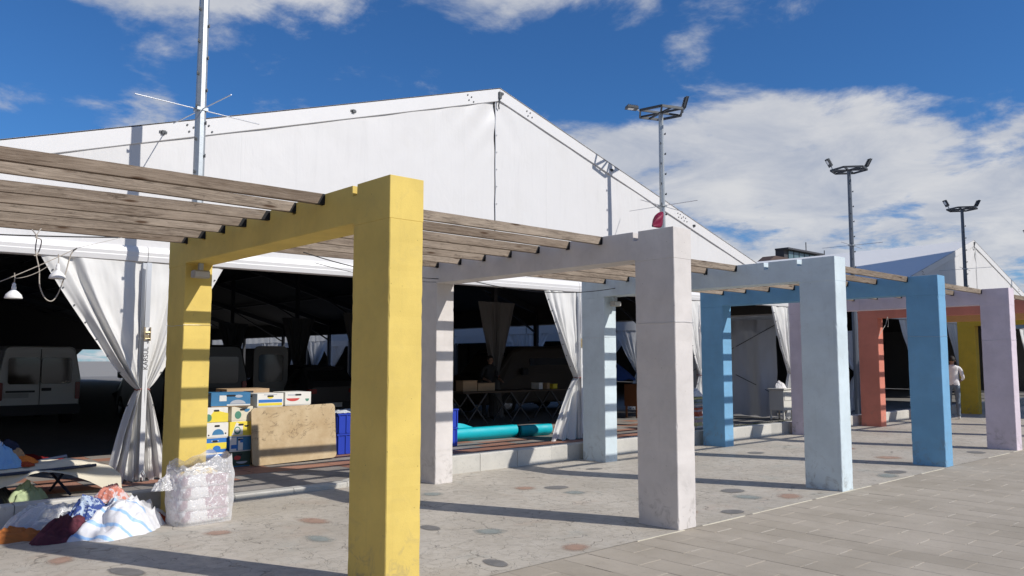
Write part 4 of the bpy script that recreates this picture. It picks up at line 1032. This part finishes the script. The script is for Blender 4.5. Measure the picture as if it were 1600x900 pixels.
# plywood table top leaning on the cartons
def board_mat(t, b):
    co = t.coord('Object'); n1 = t.noise(co, 3.0, 6, .65); n2 = t.noise(co, 60, 4, .7)
    c = t.mix(t.rng(n1, .3, .75), (.42, .30, .16), (.56, .44, .27)); c = t.mix(t.rng(n2, .55, .75, 0, .35), c, (.25, .17, .09))
    wv = t.noise(t.mapping(co, (1.6, 1, 2.4), (2, 0, 4)), 1.6, 5, .62, .9)
    line = t.rng(t.m('ABSOLUTE', t.m('SUBTRACT', wv, .5)), .012, .002, 0, .75)
    zz = t.sep(co)[2]
    line = t.m('MULTIPLY', line, t.rng(zz, .25, .38)); line = t.m('MULTIPLY', line, t.rng(t.noise(co, 5, 3, .6), .4, .55))
    c = t.mix(line, c, (.12, .08, .04)); c = t.mix(t.rng(t.noise(co, 2.0, 3, .5), .62, .8, 0, .3), c, (.30, .21, .11))
    t.l.new(c, b.inputs['Base Color']); b.inputs['Roughness'].default_value = .75; t.l.new(t.bump(n2, .25, .003), b.inputs['Normal'])
q = MB(); q.prism(rrect(1.42, .86, .062, 5, 0, .43), -.012, .012, 'y')
o = q.build('plywood_board', mat('scuffed_plywood', board_mat)); o.location = (6.057, 11.637, FZ+.016); o.rotation_euler = (R(-4.5), R(-1.0), R(.5))
tag(o, 'scuffed light brown plywood board with rounded corners leaning on the cartons', 'board')
# blue crates
BLC = simple('blue_crate_plastic', (.02, .05, .40), .4, .15, 6, .05)
def crate(label, x, y, z, w=.62, d=.42, h=.34):
    root = empty('plastic_crate', (x, y, z)); tag(root, label, 'crate', 'blue plastic crates')
    q = MB(); th = .012
    q.box(-w/2+.01, w/2-.01, -d/2+.01, d/2-.01, .004, .016)
    q.box(-w/2+.01, w/2-.01, -d/2+.01, -d/2+.01+th, .0165, h-.03); q.box(-w/2+.01, w/2-.01, d/2-.01-th, d/2-.01, .0165, h-.03)
    q.box(-w/2+.01, -w/2+.01+th, -d/2+.023, d/2-.023, .0165, h-.03); q.box(w/2-.01-th, w/2-.01, -d/2+.023, d/2-.023, .0165, h-.03)
    q.build('tub', BLC, root)
    q = MB(); r = h-.0295
    q.box(-w/2-.006, w/2+.006, -d/2-.006, -d/2+.03, r, h); q.box(-w/2-.006, w/2+.006, d/2-.03, d/2+.006, r, h); q.box(-w/2-.006, -w/2+.03, -d/2+.031, d/2-.031, r, h); q.box(w/2-.03, w/2+.006, -d/2+.031, d/2-.031, r, h); q.build('rim', BLC, root, bevel=.004)
    for i in range(5):
        xx = -w/2+.03+i*(w-.06)/4
        q = MB(); q.box(xx-.012, xx+.012, -d/2-.005, -d/2+.0095, .02, r-.002); q.build('rib', BLC, root)
    for i in range(3):
        yy = -d/2+.04+i*(d-.08)/2
        for s in (-1, 1):
            q = MB(); xa, xb_ = sorted((s*(w/2-.0095), s*(w/2+.005))); q.box(xa, xb_, yy-.012, yy+.012, .02, r-.002); q.build('rib', BLC, root)
    return root
for nm, xx, yy in (('left end beside the plywood board', 7.355, 12.31), ('right end next to the turquoise roll', 9.11, 12.05)):
    crate('lower blue plastic crate of the pair at the '+nm, xx, yy, FZ+.001); crate('upper blue plastic crate of the pair at the '+nm, xx+.006, yy-.005, FZ+.343)
q = MB(); q.grid(lambda u, v: (7.05+.63*u, 12.10+.41*v, FZ+.695+.05*math.sin(math.pi*u)*math.sin(math.pi*v)+.02*nz((u*6, v*6, 1), 1, 3)), 24, 18)
tag(q.build('plastic_sheet', film('cloudy_film', (.75, .78, .82), .3)), 'crumpled cloudy plastic sheet lying on the left upper blue crate', 'sheet')
# turquoise rolls
TQ = simple('turquoise_mat', (.0, .42, .50), .5, .08, 14, .35, 70); TQD = simple('turquoise_mat_inside', (.0, .10, .14), .6)
def roll(label, p, q_, r, flap):
    p, q_ = Vector(p), Vector(q_); d = (q_-p); L = d.length; d.normalize(); s = Vector((-d.y, d.x, 0))
    m = MB(); turns = 2.4; n = 70; sec = []
    for i in range(n+1):
        a = -math.pi/2+2*math.pi*turns*i/n; rr = r*(.40+.60*i/n)
        sec.append((math.cos(a)*rr, math.sin(a)*rr*.94))
    if flap: sec += [(sec[-1][0]-.05, -r*.93), (sec[-1][0]-.22, -r*.96)]
    segs = 16
    vs = [p+d*(L*j/segs)+s*(-c[0]+.006*math.sin(j*1.3))+Vector((0, 0, c[1]+r*.96+.004*nz((j*.7, 0, 0), 1, 2))) for j in range(segs+1) for c in sec]; k = len(sec)
    m.add(vs, [(j*k+i, j*k+i+1, (j+1)*k+i+1, (j+1)*k+i) for j in range(segs) for i in range(k-1)], 0, True)
    return tag(m.build('mat_roll', TQ, fix=False), label, 'roll', 'turquoise rolls on the platform')
roll('long turquoise mat roll lying beside the blue crates', (9.46, 12.49, FZ+.002), (11.35, 12.42, FZ+.002), .152, True)
roll('short turquoise mat roll lying at the foot of the tent curtain', (11.44, 12.39, FZ+.002), (12.25, 12.30, FZ+.002), .140, True)
q = MB(); q.grid(lambda u, v: (9.54+1.25*u, 12.68+.14*v, FZ+.10+.23*v*math.sin(math.pi*(.2+.75*u))+.02*nz((u*4, v*2, 3), 1, 2)), 20, 5); tag(q.build('mat_offcut', TQ, fix=False), 'loose turquoise mat edge standing up behind the long roll', 'mat')
#=====PART4
# ------------------------------------------------------------------ soft goods
def cloth_lump(name, label, cat, c, size, mt, seed=0, fold=.35, rz=0.0, flat=.0, group=None, nu=84, nv=40, sharp=1.0, parent=None):
    """a dropped heap of cloth: half dome with ridged folds, skirt lying on what carries it"""
    q = MB(); c = Vector(c)
    def fn(u, v):
        th = 2*math.pi*u; cx, sy = math.cos(th), math.sin(th)
        out = 1+.26*nz((cx*1.3+seed, sy*1.3, seed*2.1), 1, 3)+.10*mn.noise(Vector((cx*4+seed, sy*4, 1)))
        rr = v*out
        x, y = rr*cx, rr*sy
        w = Vector((x*1.25+seed*3.3, y*1.25-seed, seed))
        w2 = w+Vector((mn.noise(w*1.7), mn.noise(w*1.7+Vector((9, 3, 1))), 0))*.55
        base = max(0.0, 1-v**1.9)*(.74+.42*mn.noise(w*1.0+Vector((4, 4, 4))))
        rid = 1-2.2*abs(mn.noise(w2*1.5)); rid2 = 1-2.2*abs(mn.noise(w2*3.4+Vector((7, 1, 0)))); rid3 = mn.noise(w2*8.0)
        ed = min(1.0, (1-v)*5)
        z = base*(1-.25*flat)+fold*ed*(.42*rid+.34*rid2+.16*rid3-.12)*(.45+.55*base)
        z = max(.02/size[2]*(1 if v < .97 else .0), z)
        over = .10*fold*rid*(1-ed*.5)
        return Vector((x*(1+over)*size[0], y*(1+over)*size[1], z*size[2]))
    q.grid(fn, nu, nv)
    o = q.build(name, mt, parent, fix=False); o.location = c; o.rotation_euler = (0, 0, rz)
    if label: tag(o, label, cat, group)
    return o
def patterned(name, ca, cb, scale=9, lo=.48, hi=.56, trans=0):
    def f(t, b):
        co = t.coord('Object'); n = t.noise(co, scale, 4, .6, 1.2)
        c = t.mix(t.rng(n, lo, hi), ca, cb); t.l.new(c, b.inputs['Base Color']); b.inputs['Roughness'].default_value = .85
        t.l.new(t.bump(t.noise(co, 30, 4, .6), .35, .006), b.inputs['Normal'])
    return mat(name, f)
C_OR = fabric('orange_cloth', (.42, .14, .035), 0, .9, .4, .3, 22); C_MA = patterned('maroon_cloth', (.07, .012, .022), (.11, .02, .035), 6)
C_BL = patterned('blue_patterned_cloth', (.035, .07, .25), (.42, .50, .60), 16); C_SK = fabric('sky_blue_cloth', (.22, .42, .68), 0, .9, .3, .2, 14)
C_CR = fabric('cream_cloth', (.72, .66, .52), .15, .9, .3, .25, 10); C_WH = fabric('white_cloth', (.75, .73, .72), .1, .9, .3, .2, 12); C_NV = fabric('navy_cloth', (.02, .025, .05), 0, .9, .3, .2, 12)
C_LO = fabric('bright_orange_cloth', (.72, .20, .03), 0, .8, .3, .2, 14); C_TN = fabric('tan_cloth', (.45, .28, .15), 0, .9, .3, .2, 12); C_GN = fabric('pale_green_cloth', (.52, .62, .36), .2, .9, .3, .2, 12)
C_RD = fabric('dark_orange_red_cloth', (.36, .06, .02), 0, .9, .3, .2, 12); C_PK = patterned('pink_coral_cloth', (.55, .20, .14), (.60, .50, .50), 12)
# woven white sack lying open, with blue stripes
def sack_mat(t, b):
    co = t.coord('Object'); x, y, z = t.sep(co)
    n = t.noise(co, 3, 4, .6)
    s1 = t.m('ABSOLUTE', t.m('SINE', t.m('MULTIPLY', t.m('ADD', t.m('ADD', x, t.m('MULTIPLY', z, .9)), t.m('MULTIPLY', n, .12)), 15.0)))
    c = t.mix(t.m('MULTIPLY', t.rng(s1, .34, .24), t.rng(x, .10, -.05)), (.66, .66, .68), (.30, .48, .74))
    wv = t.n.new('ShaderNodeTexWave'); wv.inputs['Scale'].default_value = 90; t.l.new(co, wv.inputs['Vector'])
    t.l.new(c, b.inputs['Base Color']); b.inputs['Roughness'].default_value = .45
    h = t.m('ADD', t.m('MULTIPLY', t.noise(co, 14, 5, .6, .8), 1.0), t.m('MULTIPLY', wv.outputs['Fac'], .05)); t.l.new(t.bump(h, .4, .014), b.inputs['Normal'])
SACK = mat('woven_white_sack', sack_mat)
cloth_lump('woven_sack', 'white woven sack with blue stripes spilling clothes on the walkway', 'sack', (2.52, 8.28, .0), (.54, .34, .33), SACK, 3.0, .55, R(38), .1, nu=96, nv=40)
cloth_lump('garment_heap', 'blue and white patterned garment spilling out of the woven sack', 'clothing', (2.30, 8.45, .02), (.30, .22, .32), C_BL, 5.0, .35, R(20))
cloth_lump('garment_heap', 'pink and coral garment on top of the woven sack', 'clothing', (2.48, 8.52, .24), (.16, .12, .16), C_PK, 7.0, .4)
cloth_lump('garment_heap', 'maroon garment heaped in front of the woven sack', 'clothing', (2.03, 8.24, .0), (.31, .20, .21), C_MA, 9.0, .4, R(30))
cloth_lump('garment_heap', 'rust orange garment lying flat at the left edge', 'clothing', (1.69, 8.48, .0), (.26, .18, .115), C_OR, 11.0, .5, R(-20))
cloth_lump('garment_heap', 'dark orange cloth bundle at the foot of the yellow back leg', 'clothing', (2.86, 8.40, .0), (.12, .11, .12), C_RD, 13.0, .4)
cloth_lump('plastic_bag', 'clear crumpled plastic bag behind the maroon garment', 'bag', (2.02, 8.80, .0), (.42, .22, .27), film('clear_film', (.80, .82, .84), .55), 15.0, .45, R(12), nu=96, nv=40)
# big clear bag of cushions in front of the yellow back leg
bag = empty('bag_of_cushions', (3.21, 8.16, 0), R(3)); tag(bag, 'big clear plastic bag full of white and mauve bedding by the yellow leg', 'bag'); bag.scale = (.86, .90, .87)
def puff(w, d, h, seed, wr=.02):
    def fn(u, v):
        th = 2*math.pi*u; ph = math.pi*(v-.5)
        e = .42
        cs = lambda a: math.copysign(abs(math.cos(a))**e, math.cos(a)); sn = lambda a: math.copysign(abs(math.sin(a))**e, math.sin(a))
        p = Vector((cs(ph)*cs(th)*w/2, cs(ph)*sn(th)*d/2, h/2+math.copysign(abs(math.sin(ph))**.55, math.sin(ph))*h/2))
        r = 1-abs(mn.noise(Vector((p.x*7+seed, p.y*7, p.z*9))))*2
        k = wr*(r-.4)
        return Vector((p.x*(1+k*2), p.y*(1+k*2), max(0, p.z*(1+k))))
    return fn
C_BED = patterned('mauve_print_bedding', (.80, .79, .79), (.40, .24, .29), 7, .52, .56)
for i in range(4):
    q = MB(); q.grid(puff(.60-.01*i, .40, .155, i*5), 40, 18); o = q.build('folded_bedding', C_BED, bag, fix=False); o.location = (.005*(-1)**i, 0, .012+.128*i); o.rotation_euler = (0, 0, .05*(-1)**i)
o = cloth_lump('yellow_cushion', None, None, (-.02, .0, .52), (.24, .17, .12), patterned('yellow_white_print', (.70, .66, .58), (.66, .45, .10), 9), 21, .3, parent=bag)
q = MB()
def bagfn(u, v):
    th = 2*math.pi*u; e = .45
    cs = math.copysign(abs(math.cos(th))**e, math.cos(th)); sn = math.copysign(abs(math.sin(th))**e, math.sin(th))
    z = .002+.70*v; f = 1+.05*math.sin(math.pi*v)-.06*max(0, v-.8)*5
    r = 1-abs(mn.noise(Vector((cs*2.3, sn*2.3, z*4.5))))*2; r2 = mn.noise(Vector((cs*6, sn*6, z*9)))
    k = 1+.035*r*(.4+v)+.02*r2
    top = .06*mn.noise(Vector((cs*2.2, sn*2.2, 7)))*v*v*1.6
    return Vector((cs*.325*f*k, sn*.225*f*k, z+top+(.05*cs if v > .9 else 0)))
q.grid(bagfn, 96, 44); q.build('plastic_film', film('milky_film', (.86, .85, .85), .62), bag, fix=False)
o = cloth_lump('tied_corner', None, None, (-.40, -.02, .40), (.14, .07, .16), film('milky_film', (.86, .85, .85), .62), 31, .5, parent=bag)
# camp bed stall with clothes, left edge
st = empty('camp_bed_stall', (2.0, 10.68, FZ), R(12)); tag(st, 'low camp bed with dark folding legs covered by a cream cloth at the left', 'camp bed'); st.scale = (1.13, 1.13, 1.13)
NAVYM = simple('navy_tube', (.02, .03, .06), .4, .1)
q = MB(); q.grid(lambda u, v: (-.75+1.45*u, -.30+.60*v, .315+.01*nz((u*5, v*5, 0), 1, 3)-.03*math.sin(math.pi*u)), 30, 12); q.build('canvas', C_CR, st, fix=False)
q = MB()
def drape(u, v):
    x = -.75+1.85*u; y = -.36+.64*v; hang = max(0, .22-v)*(1.0+.5*math.sin(u*9))
    over = max(0, x-.62); z = .35-.02*v+.012*math.sin(v*17+u*3)*(1+u)-.55*over**1.5+.02*nz((u*7, v*4, 2), 1, 3)
    return (x-.25*over*over, y-.06*over+hang*.30, max(.03, z-hang*.75))
q.grid(drape, 70, 44); q.build('cover_cloth', C_CR, st, fix=False)
for yy in (-.28, .28):
    q = MB(); q.tube([(-.8, yy, .30), (.75, yy, .30)], .016, 8); q.build('rail', NAVYM, st)
for xx in (-.45, .50):
    for a, bb in ((-.26, .22), (.26, -.22)):
        q = MB(); q.tube([(xx-.03, a, .30), (xx+.03, bb, .02)], .014, 8); q.build('leg', NAVYM, st)
q = MB(); q.tube([(.30, .30, .32), (.72, .30, .36), (.73, .30, .28)], .016, 8); q.build('head_bar', NAVYM, st)
for (lab, c, s, m_, sd, f_) in (('light sky blue garment lying on the camp bed', (1.93, 10.62, .40), (.24, .20, .25), C_SK, 41, .4), ('white garment with folds on top of the clothes pile at left', (1.80, 10.95, .40), (.26, .22, .50), C_WH, 43, .5), ('navy garment beside the white one on the pile', (2.05, 11.0, .40), (.24, .18, .27), C_NV, 45, .4),
                               ('bright orange garment at the edge of the camp bed', (2.17, 10.78, .41), (.16, .12, .10), C_LO, 47, .4), ('tan garment behind the orange one', (2.10, 10.95, .41), (.15, .12, .20), C_TN, 49, .3), ('small dark red folded shirt on the camp bed', (2.16, 10.58, .40), (.10, .08, .06), C_RD, 51, .3), ('pale green cloth hanging under the camp bed', (2.20, 10.62, FZ), (.20, .12, .22), C_GN, 53, .5), ('black bundle under the camp bed', (1.80, 10.68, FZ), (.28, .2, .27), M['black'], 55, .4), ('dark red cloth lying on the tent floor behind the camp bed', (2.8, 14.4, FZ), (.7, .28, .14), fabric('deep_red_cloth', (.20, .01, .012), 0, .9, .3, .2, 9), 57, .4)):
    cloth_lump('garment', lab, 'clothing', c, s, m_, sd, f_, group='clothes on the left stall')
# ------------------------------------------------------------------ lamps, ropes and cables on the pergola
def smooth(pts, n=5):
    P = [Vector(a) for a in pts]; P = [P[0]*2-P[1]]+P+[P[-1]*2-P[-2]]; out = []
    for i in range(1, len(P)-2):
        for k in range(n):
            t = k/n; a, b_, c_, d_ = P[i-1], P[i], P[i+1], P[i+2]
            out.append(.5*((2*b_)+(c_-a)*t+(2*a-5*b_+4*c_-d_)*t*t+(3*b_-a-3*c_+d_)*t**3))
    return out+[P[-2]]
def catenary(a, b, sag, n=16):
    a, b = Vector(a), Vector(b); return [a.lerp(b, i/n)-Vector((0, 0, sag*4*(i/n)*(1-i/n))) for i in range(n+1)]
def shade_lamp(label, p, sc=1.0):
    root = empty('pendant_lamp', p); tag(root, label, 'lamp', 'white enamel pendant lamps on the string')
    q = MB(); q.lathe((0, 0, 0), [(.070*sc, -.155*sc), (.073*sc, -.150*sc), (.062*sc, -.120*sc), (.038*sc, -.095*sc), (.020*sc, -.080*sc), (.018*sc, -.07*sc)], 22); q.build('shade', M['white_enamel'], root)
    q = MB(); q.lathe((0, 0, 0), [(.019*sc, -.072*sc), (.020*sc, -.05*sc), (.014*sc, -.045*sc), (.017*sc, -.03*sc), (.008*sc, -.015*sc), (.001, -.012*sc)], 14); q.build('holder', M['white_enamel'], root)
    q = MB(); q.lathe((0, 0, -.115*sc), [(.001, -.032*sc), (.022*sc, -.02*sc), (.026*sc, 0), (.016*sc, .03*sc)], 12); q.build('bulb', simple('bulb_glass', (.7, .7, .68), .1), root)
    q = MB(); q.tube([(0, 0, -.02), (.004, 0, .03), (-.002, 0, .075)], .004, 6); q.build('flex', M['rope'], root)
    return root
YL = 8.3
shade_lamp('white enamel pendant lamp hanging against the dark tent opening at far left', (1.535, YL, 2.30)); shade_lamp('white enamel pendant lamp hanging in front of the gathered curtain', (1.878, YL, 2.50))
q = MB(); q.tube(catenary((1.25, YL, 2.20), (2.03, YL, 2.645), .015), .0042, 6); tag(q.build('lamp_string', M['rope']), 'slanting cord carrying the two pendant lamps', 'cord')
q = MB(); q.tube(catenary((2.03, YL, 2.645), (2.45, YL+.1, 2.80), .0), .002, 5); q.tube(catenary((1.54, YL, 2.325), (1.80, YL, 2.46), .025), .003, 5); o = q.build('thin_line', M['rope']); tag(o, 'thin line running on from the lamp cord to the slats', 'line')
q = MB(); q.tube(smooth([(1.68, 8.44, 2.80), (1.70, 8.40, 2.76), (1.71, 8.38, 2.72), (1.70, 8.36, 2.62), (1.71, 8.36, 2.55), (1.735, 8.34, 2.42), (1.745, 8.34, 2.28), (1.79, 8.33, 2.165), (1.85, 8.33, 2.14), (1.90, 8.33, 2.22), (1.95, 8.33, 2.40), (1.985, 8.32, 2.58), (2.03, 8.30, 2.645)]), .0055, 7)
q.tube(smooth([(1.71, 8.38, 2.72), (1.745, 8.37, 2.70), (1.74, 8.37, 2.63), (1.715, 8.36, 2.56), (1.69, 8.36, 2.55)]), .0055, 7); q.tube([(1.76, 8.47, 2.82), (1.73, 8.42, 2.78), (1.70, 8.38, 2.72)], .005, 6)
tag(q.build('hanging_rope', M['rope']), 'pale rope looped over the last slat at the left', 'rope')
q = MB(); q.tube(catenary((.4, 8.55, 2.70), (2.42, 8.42, 2.80), .02), .007, 6); tag(q.build('power_cable', M['black']), 'black cable tied along the slats at the left', 'cable')
q = MB(); q.tube(catenary((4.3, 8.2, 2.80), (6.38, 8.45, 2.66), .06), .006, 6); tag(q.build('power_cable', M['black']), 'upper black cable sagging between the yellow and grey portals', 'cable')
q = MB(); q.tube(catenary((4.55, 8.4, 2.72), (6.38, 8.5, 2.62), .05), .0035, 6); tag(q.build('power_cable', M['black']), 'lower thin cable sagging between the yellow and grey portals', 'cable')
q = MB(); q.tube(catenary((6.66, 8.4, 2.70), (9.69, 8.25, 2.72), .13), .006, 6); tag(q.build('power_cable', M['black']), 'black cable sagging between the grey and ice blue portals', 'cable')
q = MB(); q.tube([(19.1, 8.0, 2.60), (19.0, 8.0, 2.42), (18.6, 8.0, 2.15)], .006, 5); q.tube([(19.1, 8.0, 2.6), (19.15, 8.0, 2.45), (19.10, 8.0, 2.36)], .006, 5); tag(q.build('string_end', M['rope']), 'loose pale string hanging under the lilac beam', 'string')
def box_light(label, x):
    root = empty('box_light', (x, Y0+SP-.10, UND-.003)); tag(root, label, 'lamp', 'small box lights under the beams')
    q = MB(); q.box(-.085, .085, -.05, .05, -.155, -.075); q.build('housing', simple('grey_housing', (.36, .34, .30), .5, .1), root, bevel=.01)
    q = MB(); q.box(-.072, .072, -.054, -.0505, -.145, -.09); q.build('lens', simple('dull_lens', (.50, .49, .45), .3, .05), root)
    q = MB(); q.box(-.022, .022, -.02, .02, -.0745, 0); q.build('bracket', M['galv'], root)
    return root
box_light('small grey box light under the near yellow beam', PX[1]+.12); box_light('small grey box light under the ice blue beam', PX[3]+.16)
# ------------------------------------------------------------------ market table and goods inside
tb = empty('trestle_table', (14.35, 15.8, FZ)); tag(tb, 'long trestle table with goods inside the dark tent', 'table'); tb.scale = (1.13, 1.13, 1.13)
q = MB(); q.box(-1.75, 1.75, -.4, .4, .68, .71); q.build('top', simple('table_wood', (.06, .045, .03), .7), tb)
for xx in (-1.3, 0, 1.3):
    for s in (-1, 1):
        q = MB(); q.bar((xx+.3*s, -.3, 0), (xx-.3*s, -.3, .68), .03); q.build('leg', M['steel_dark'], tb)
        q = MB(); q.bar((xx+.3*s, .3, 0), (xx-.3*s, .3, .68), .03); q.build('leg', M['steel_dark'], tb)
for i, (xx, w, h, m_, lab) in enumerate(((12.8, .45, .25, CARD, 'brown box at the left end of the trestle table'), (13.33, .56, .18, CARD, 'low dull box second on the trestle table'), (15.25, .14, .15, CWH, 'small white tub on the trestle table'), (15.8, .16, .11, CYE, 'small yellow tub at the right of the trestle table'), (15.53, .11, .14, CARD, 'small brown pot between the two tubs'))):
    q = MB(); q.box(-w/2, w/2, -.15, .15, 0, h); q.box(-w/2-.008, w/2+.008, -.158, .158, h+.0015, h+.02); o = q.build('goods_box', m_, bevel=.006); o.location = (xx, 15.76, FZ+.805); tag(o, lab, 'box')
for i, (x, y, h) in enumerate(((10.7, 21.5, 1.0), (11.9, 22.8, 1.1))):
    cloth_lump('covered_heap', ['grey sheet thrown over goods near the open van door', 'pale sheet thrown over goods behind the hatchback'][i], 'heap', (x, y, FZ), (.65, .55, h), fabric('grey_sheet', (.38, .37, .36), 0, .8, .3, .2, 6), 60+i, .3)
# goods by the right hand bays
q = MB(); ctr = Vector((15.35, 13.2, 1.05)); n = 8
pa = empty('parasol', (17.3, 15.0, FZ)); tag(pa, 'folded down blue parasol inside the third bay', 'parasol'); pa.scale = (1.13, 1.13, 1.13)
q = MB(); q.grid(lambda u, v: ((.05+.62*v)*math.cos(2*math.pi*u), (.05+.62*v)*math.sin(2*math.pi*u), 1.42-.50*v**1.2+.02*math.cos(16*math.pi*u)*v), 64, 8); q.build('canopy', fabric('navy_blue_canvas', (.03, .07, .24), .1, .7, .2, .1, 8), pa, fix=False)
q = MB(); q.tube([(0, 0, 0), (0, 0, 1.46)], .02, 8); q.build('pole', M['alu'], pa)
cb = empty('wooden_cabinet', (17.8, 14.35, FZ)); tag(cb, 'brown wooden cabinet below the blue parasol', 'cabinet'); cb.scale = (1.13, 1.13, 1.13)
q = MB(); q.box(-.3, .3, -.2, .2, .28, .82); q.build('body', simple('red_brown_wood', (.17, .07, .03), .5, .2, 6), cb, bevel=.008)
for s in (-1, 1):
    q = MB(); q.box(s*.15-.135, s*.15+.135, -.215, -.202, .31, .79); q.build('door', simple('red_brown_wood', (.17, .07, .03), .5, .2, 6), cb, bevel=.004)
    for yy in (-.16, .16):
        q = MB(); q.box(s*.26-.02, s*.26+.02, yy-.02, yy+.02, 0, .279); q.build('leg', simple('red_brown_wood', (.17, .07, .03), .5, .2, 6), cb)
# stack of magazines at the foot of a tent post
mg = empty('magazine_stack', (15.5, 10.87, FZ), R(6)); tag(mg, 'untidy stack of magazines and papers between the grey and blue portals', 'magazines'); mg.scale = (1.13, 1.13, 1.5)
MC = [simple('mag_%d' % i, c, .5, .15, 20) for i, c in enumerate(((.6, .58, .55), (.5, .12, .06), (.62, .60, .3), (.25, .3, .35), (.55, .45, .5), (.66, .65, .63), (.2, .25, .15)))]
z = 0
for i in range(20):
    h = random.uniform(.012, .034); q = MB(); q.box(-.15, .15, -.11, .11, 0, h); o = q.build('magazine', MC[random.randrange(7)], mg); o.location = (random.uniform(-.03, .03), random.uniform(-.02, .02), z); o.rotation_euler = (0, 0, random.uniform(-.25, .25)); z += h+.0015
cloth_lump('paper_bundle', 'crumpled grey bag lying on the magazine stack', 'bag', (15.5, 10.87, FZ+z*1.5), (.19, .16, .18), C_WH, 71, .5)
# slanted orange board, hanging sheet, white desk
q = MB(); q.box(-.017, .017, -.28, .28, 0, .52); o = q.build('orange_panel', simple('orange_board', (.62, .23, .03), .6), bevel=.004); o.location = (18.53, 12.15, FZ+.002); o.rotation_euler = (0, R(-9), R(25)); tag(o, 'small orange board leaning beside the blue back leg', 'board')
q = MB(); q.grid(lambda u, v: (19.2+1.07*u, 12.9+.56*v, FZ+.02+.47*(1-u)**1.4*(1-.3*v)+.03*nz((u*5, v*4, 3), 1, 3)), 30, 16); tag(q.build('fallen_sheet', M['pvc_side'], fix=False), 'fallen corner of white tent sheet spread on the tent floor', 'sheet')
dk = empty('white_desk', (20.02, 11.28, FZ), R(4)); tag(dk, 'white painted side cabinet on legs beside the lilac back leg', 'cabinet'); dk.scale = (1.13, 1.13, 1.13)
WD = simple('cream_white_paint', (.62, .60, .54), .5, .06)
q = MB(); q.box(-.24, .24, -.18, .18, .22, .70); q.build('body', WD, dk, bevel=.006); q = MB(); q.box(-.27, .27, -.21, .21, .703, .735); q.build('top', WD, dk, bevel=.006)
for sx in (-1, 1):
    for sy in (-1, 1):
        q = MB(); q.bar((sx*.215, sy*.155, 0), (sx*.215, sy*.155, .22), .035); q.build('leg', WD, dk)
q = MB(); q.box(-.2, .2, -.192, -.181, .45, .66); q.build('drawer', WD, dk, bevel=.004)
cloth_lump('white_bag', 'white bag standing on the side cabinet', 'bag', (20.02, 11.30, FZ+.835), (.18, .14, .20), C_WH, 81, .35)
cloth_lump('green_bundle', 'green and black bundle on the floor of the second tent', 'bundle', (27.4, 12.3, FZ), (.45, .34, .6), patterned('green_black', (.02, .025, .02), (.22, .27, .12), 4), 83, .4)
# grass tufts along the kerb in the last bay
gs = MB()
for i in range(1800):
    x = 16.9+3.4*random.random(); y = 10.45+.5*random.random()**1.5; h = random.uniform(.02, .055); a = random.uniform(0, 6.28); w = .004
    lx, ly = random.uniform(-.03, .03), random.uniform(-.03, .03)
    gs.add([(x-w*math.cos(a), y-w*math.sin(a), FZ), (x+w*math.cos(a), y+w*math.sin(a), FZ), (x+lx, y+ly, FZ+h)], [(0, 1, 2)])
o = gs.build('grass', simple('grass_blades', (.09, .12, .03), .8, .3, 30, 0), fix=False); o['kind'] = 'stuff'; o['label'] = 'thin strip of short grass behind the kerb'
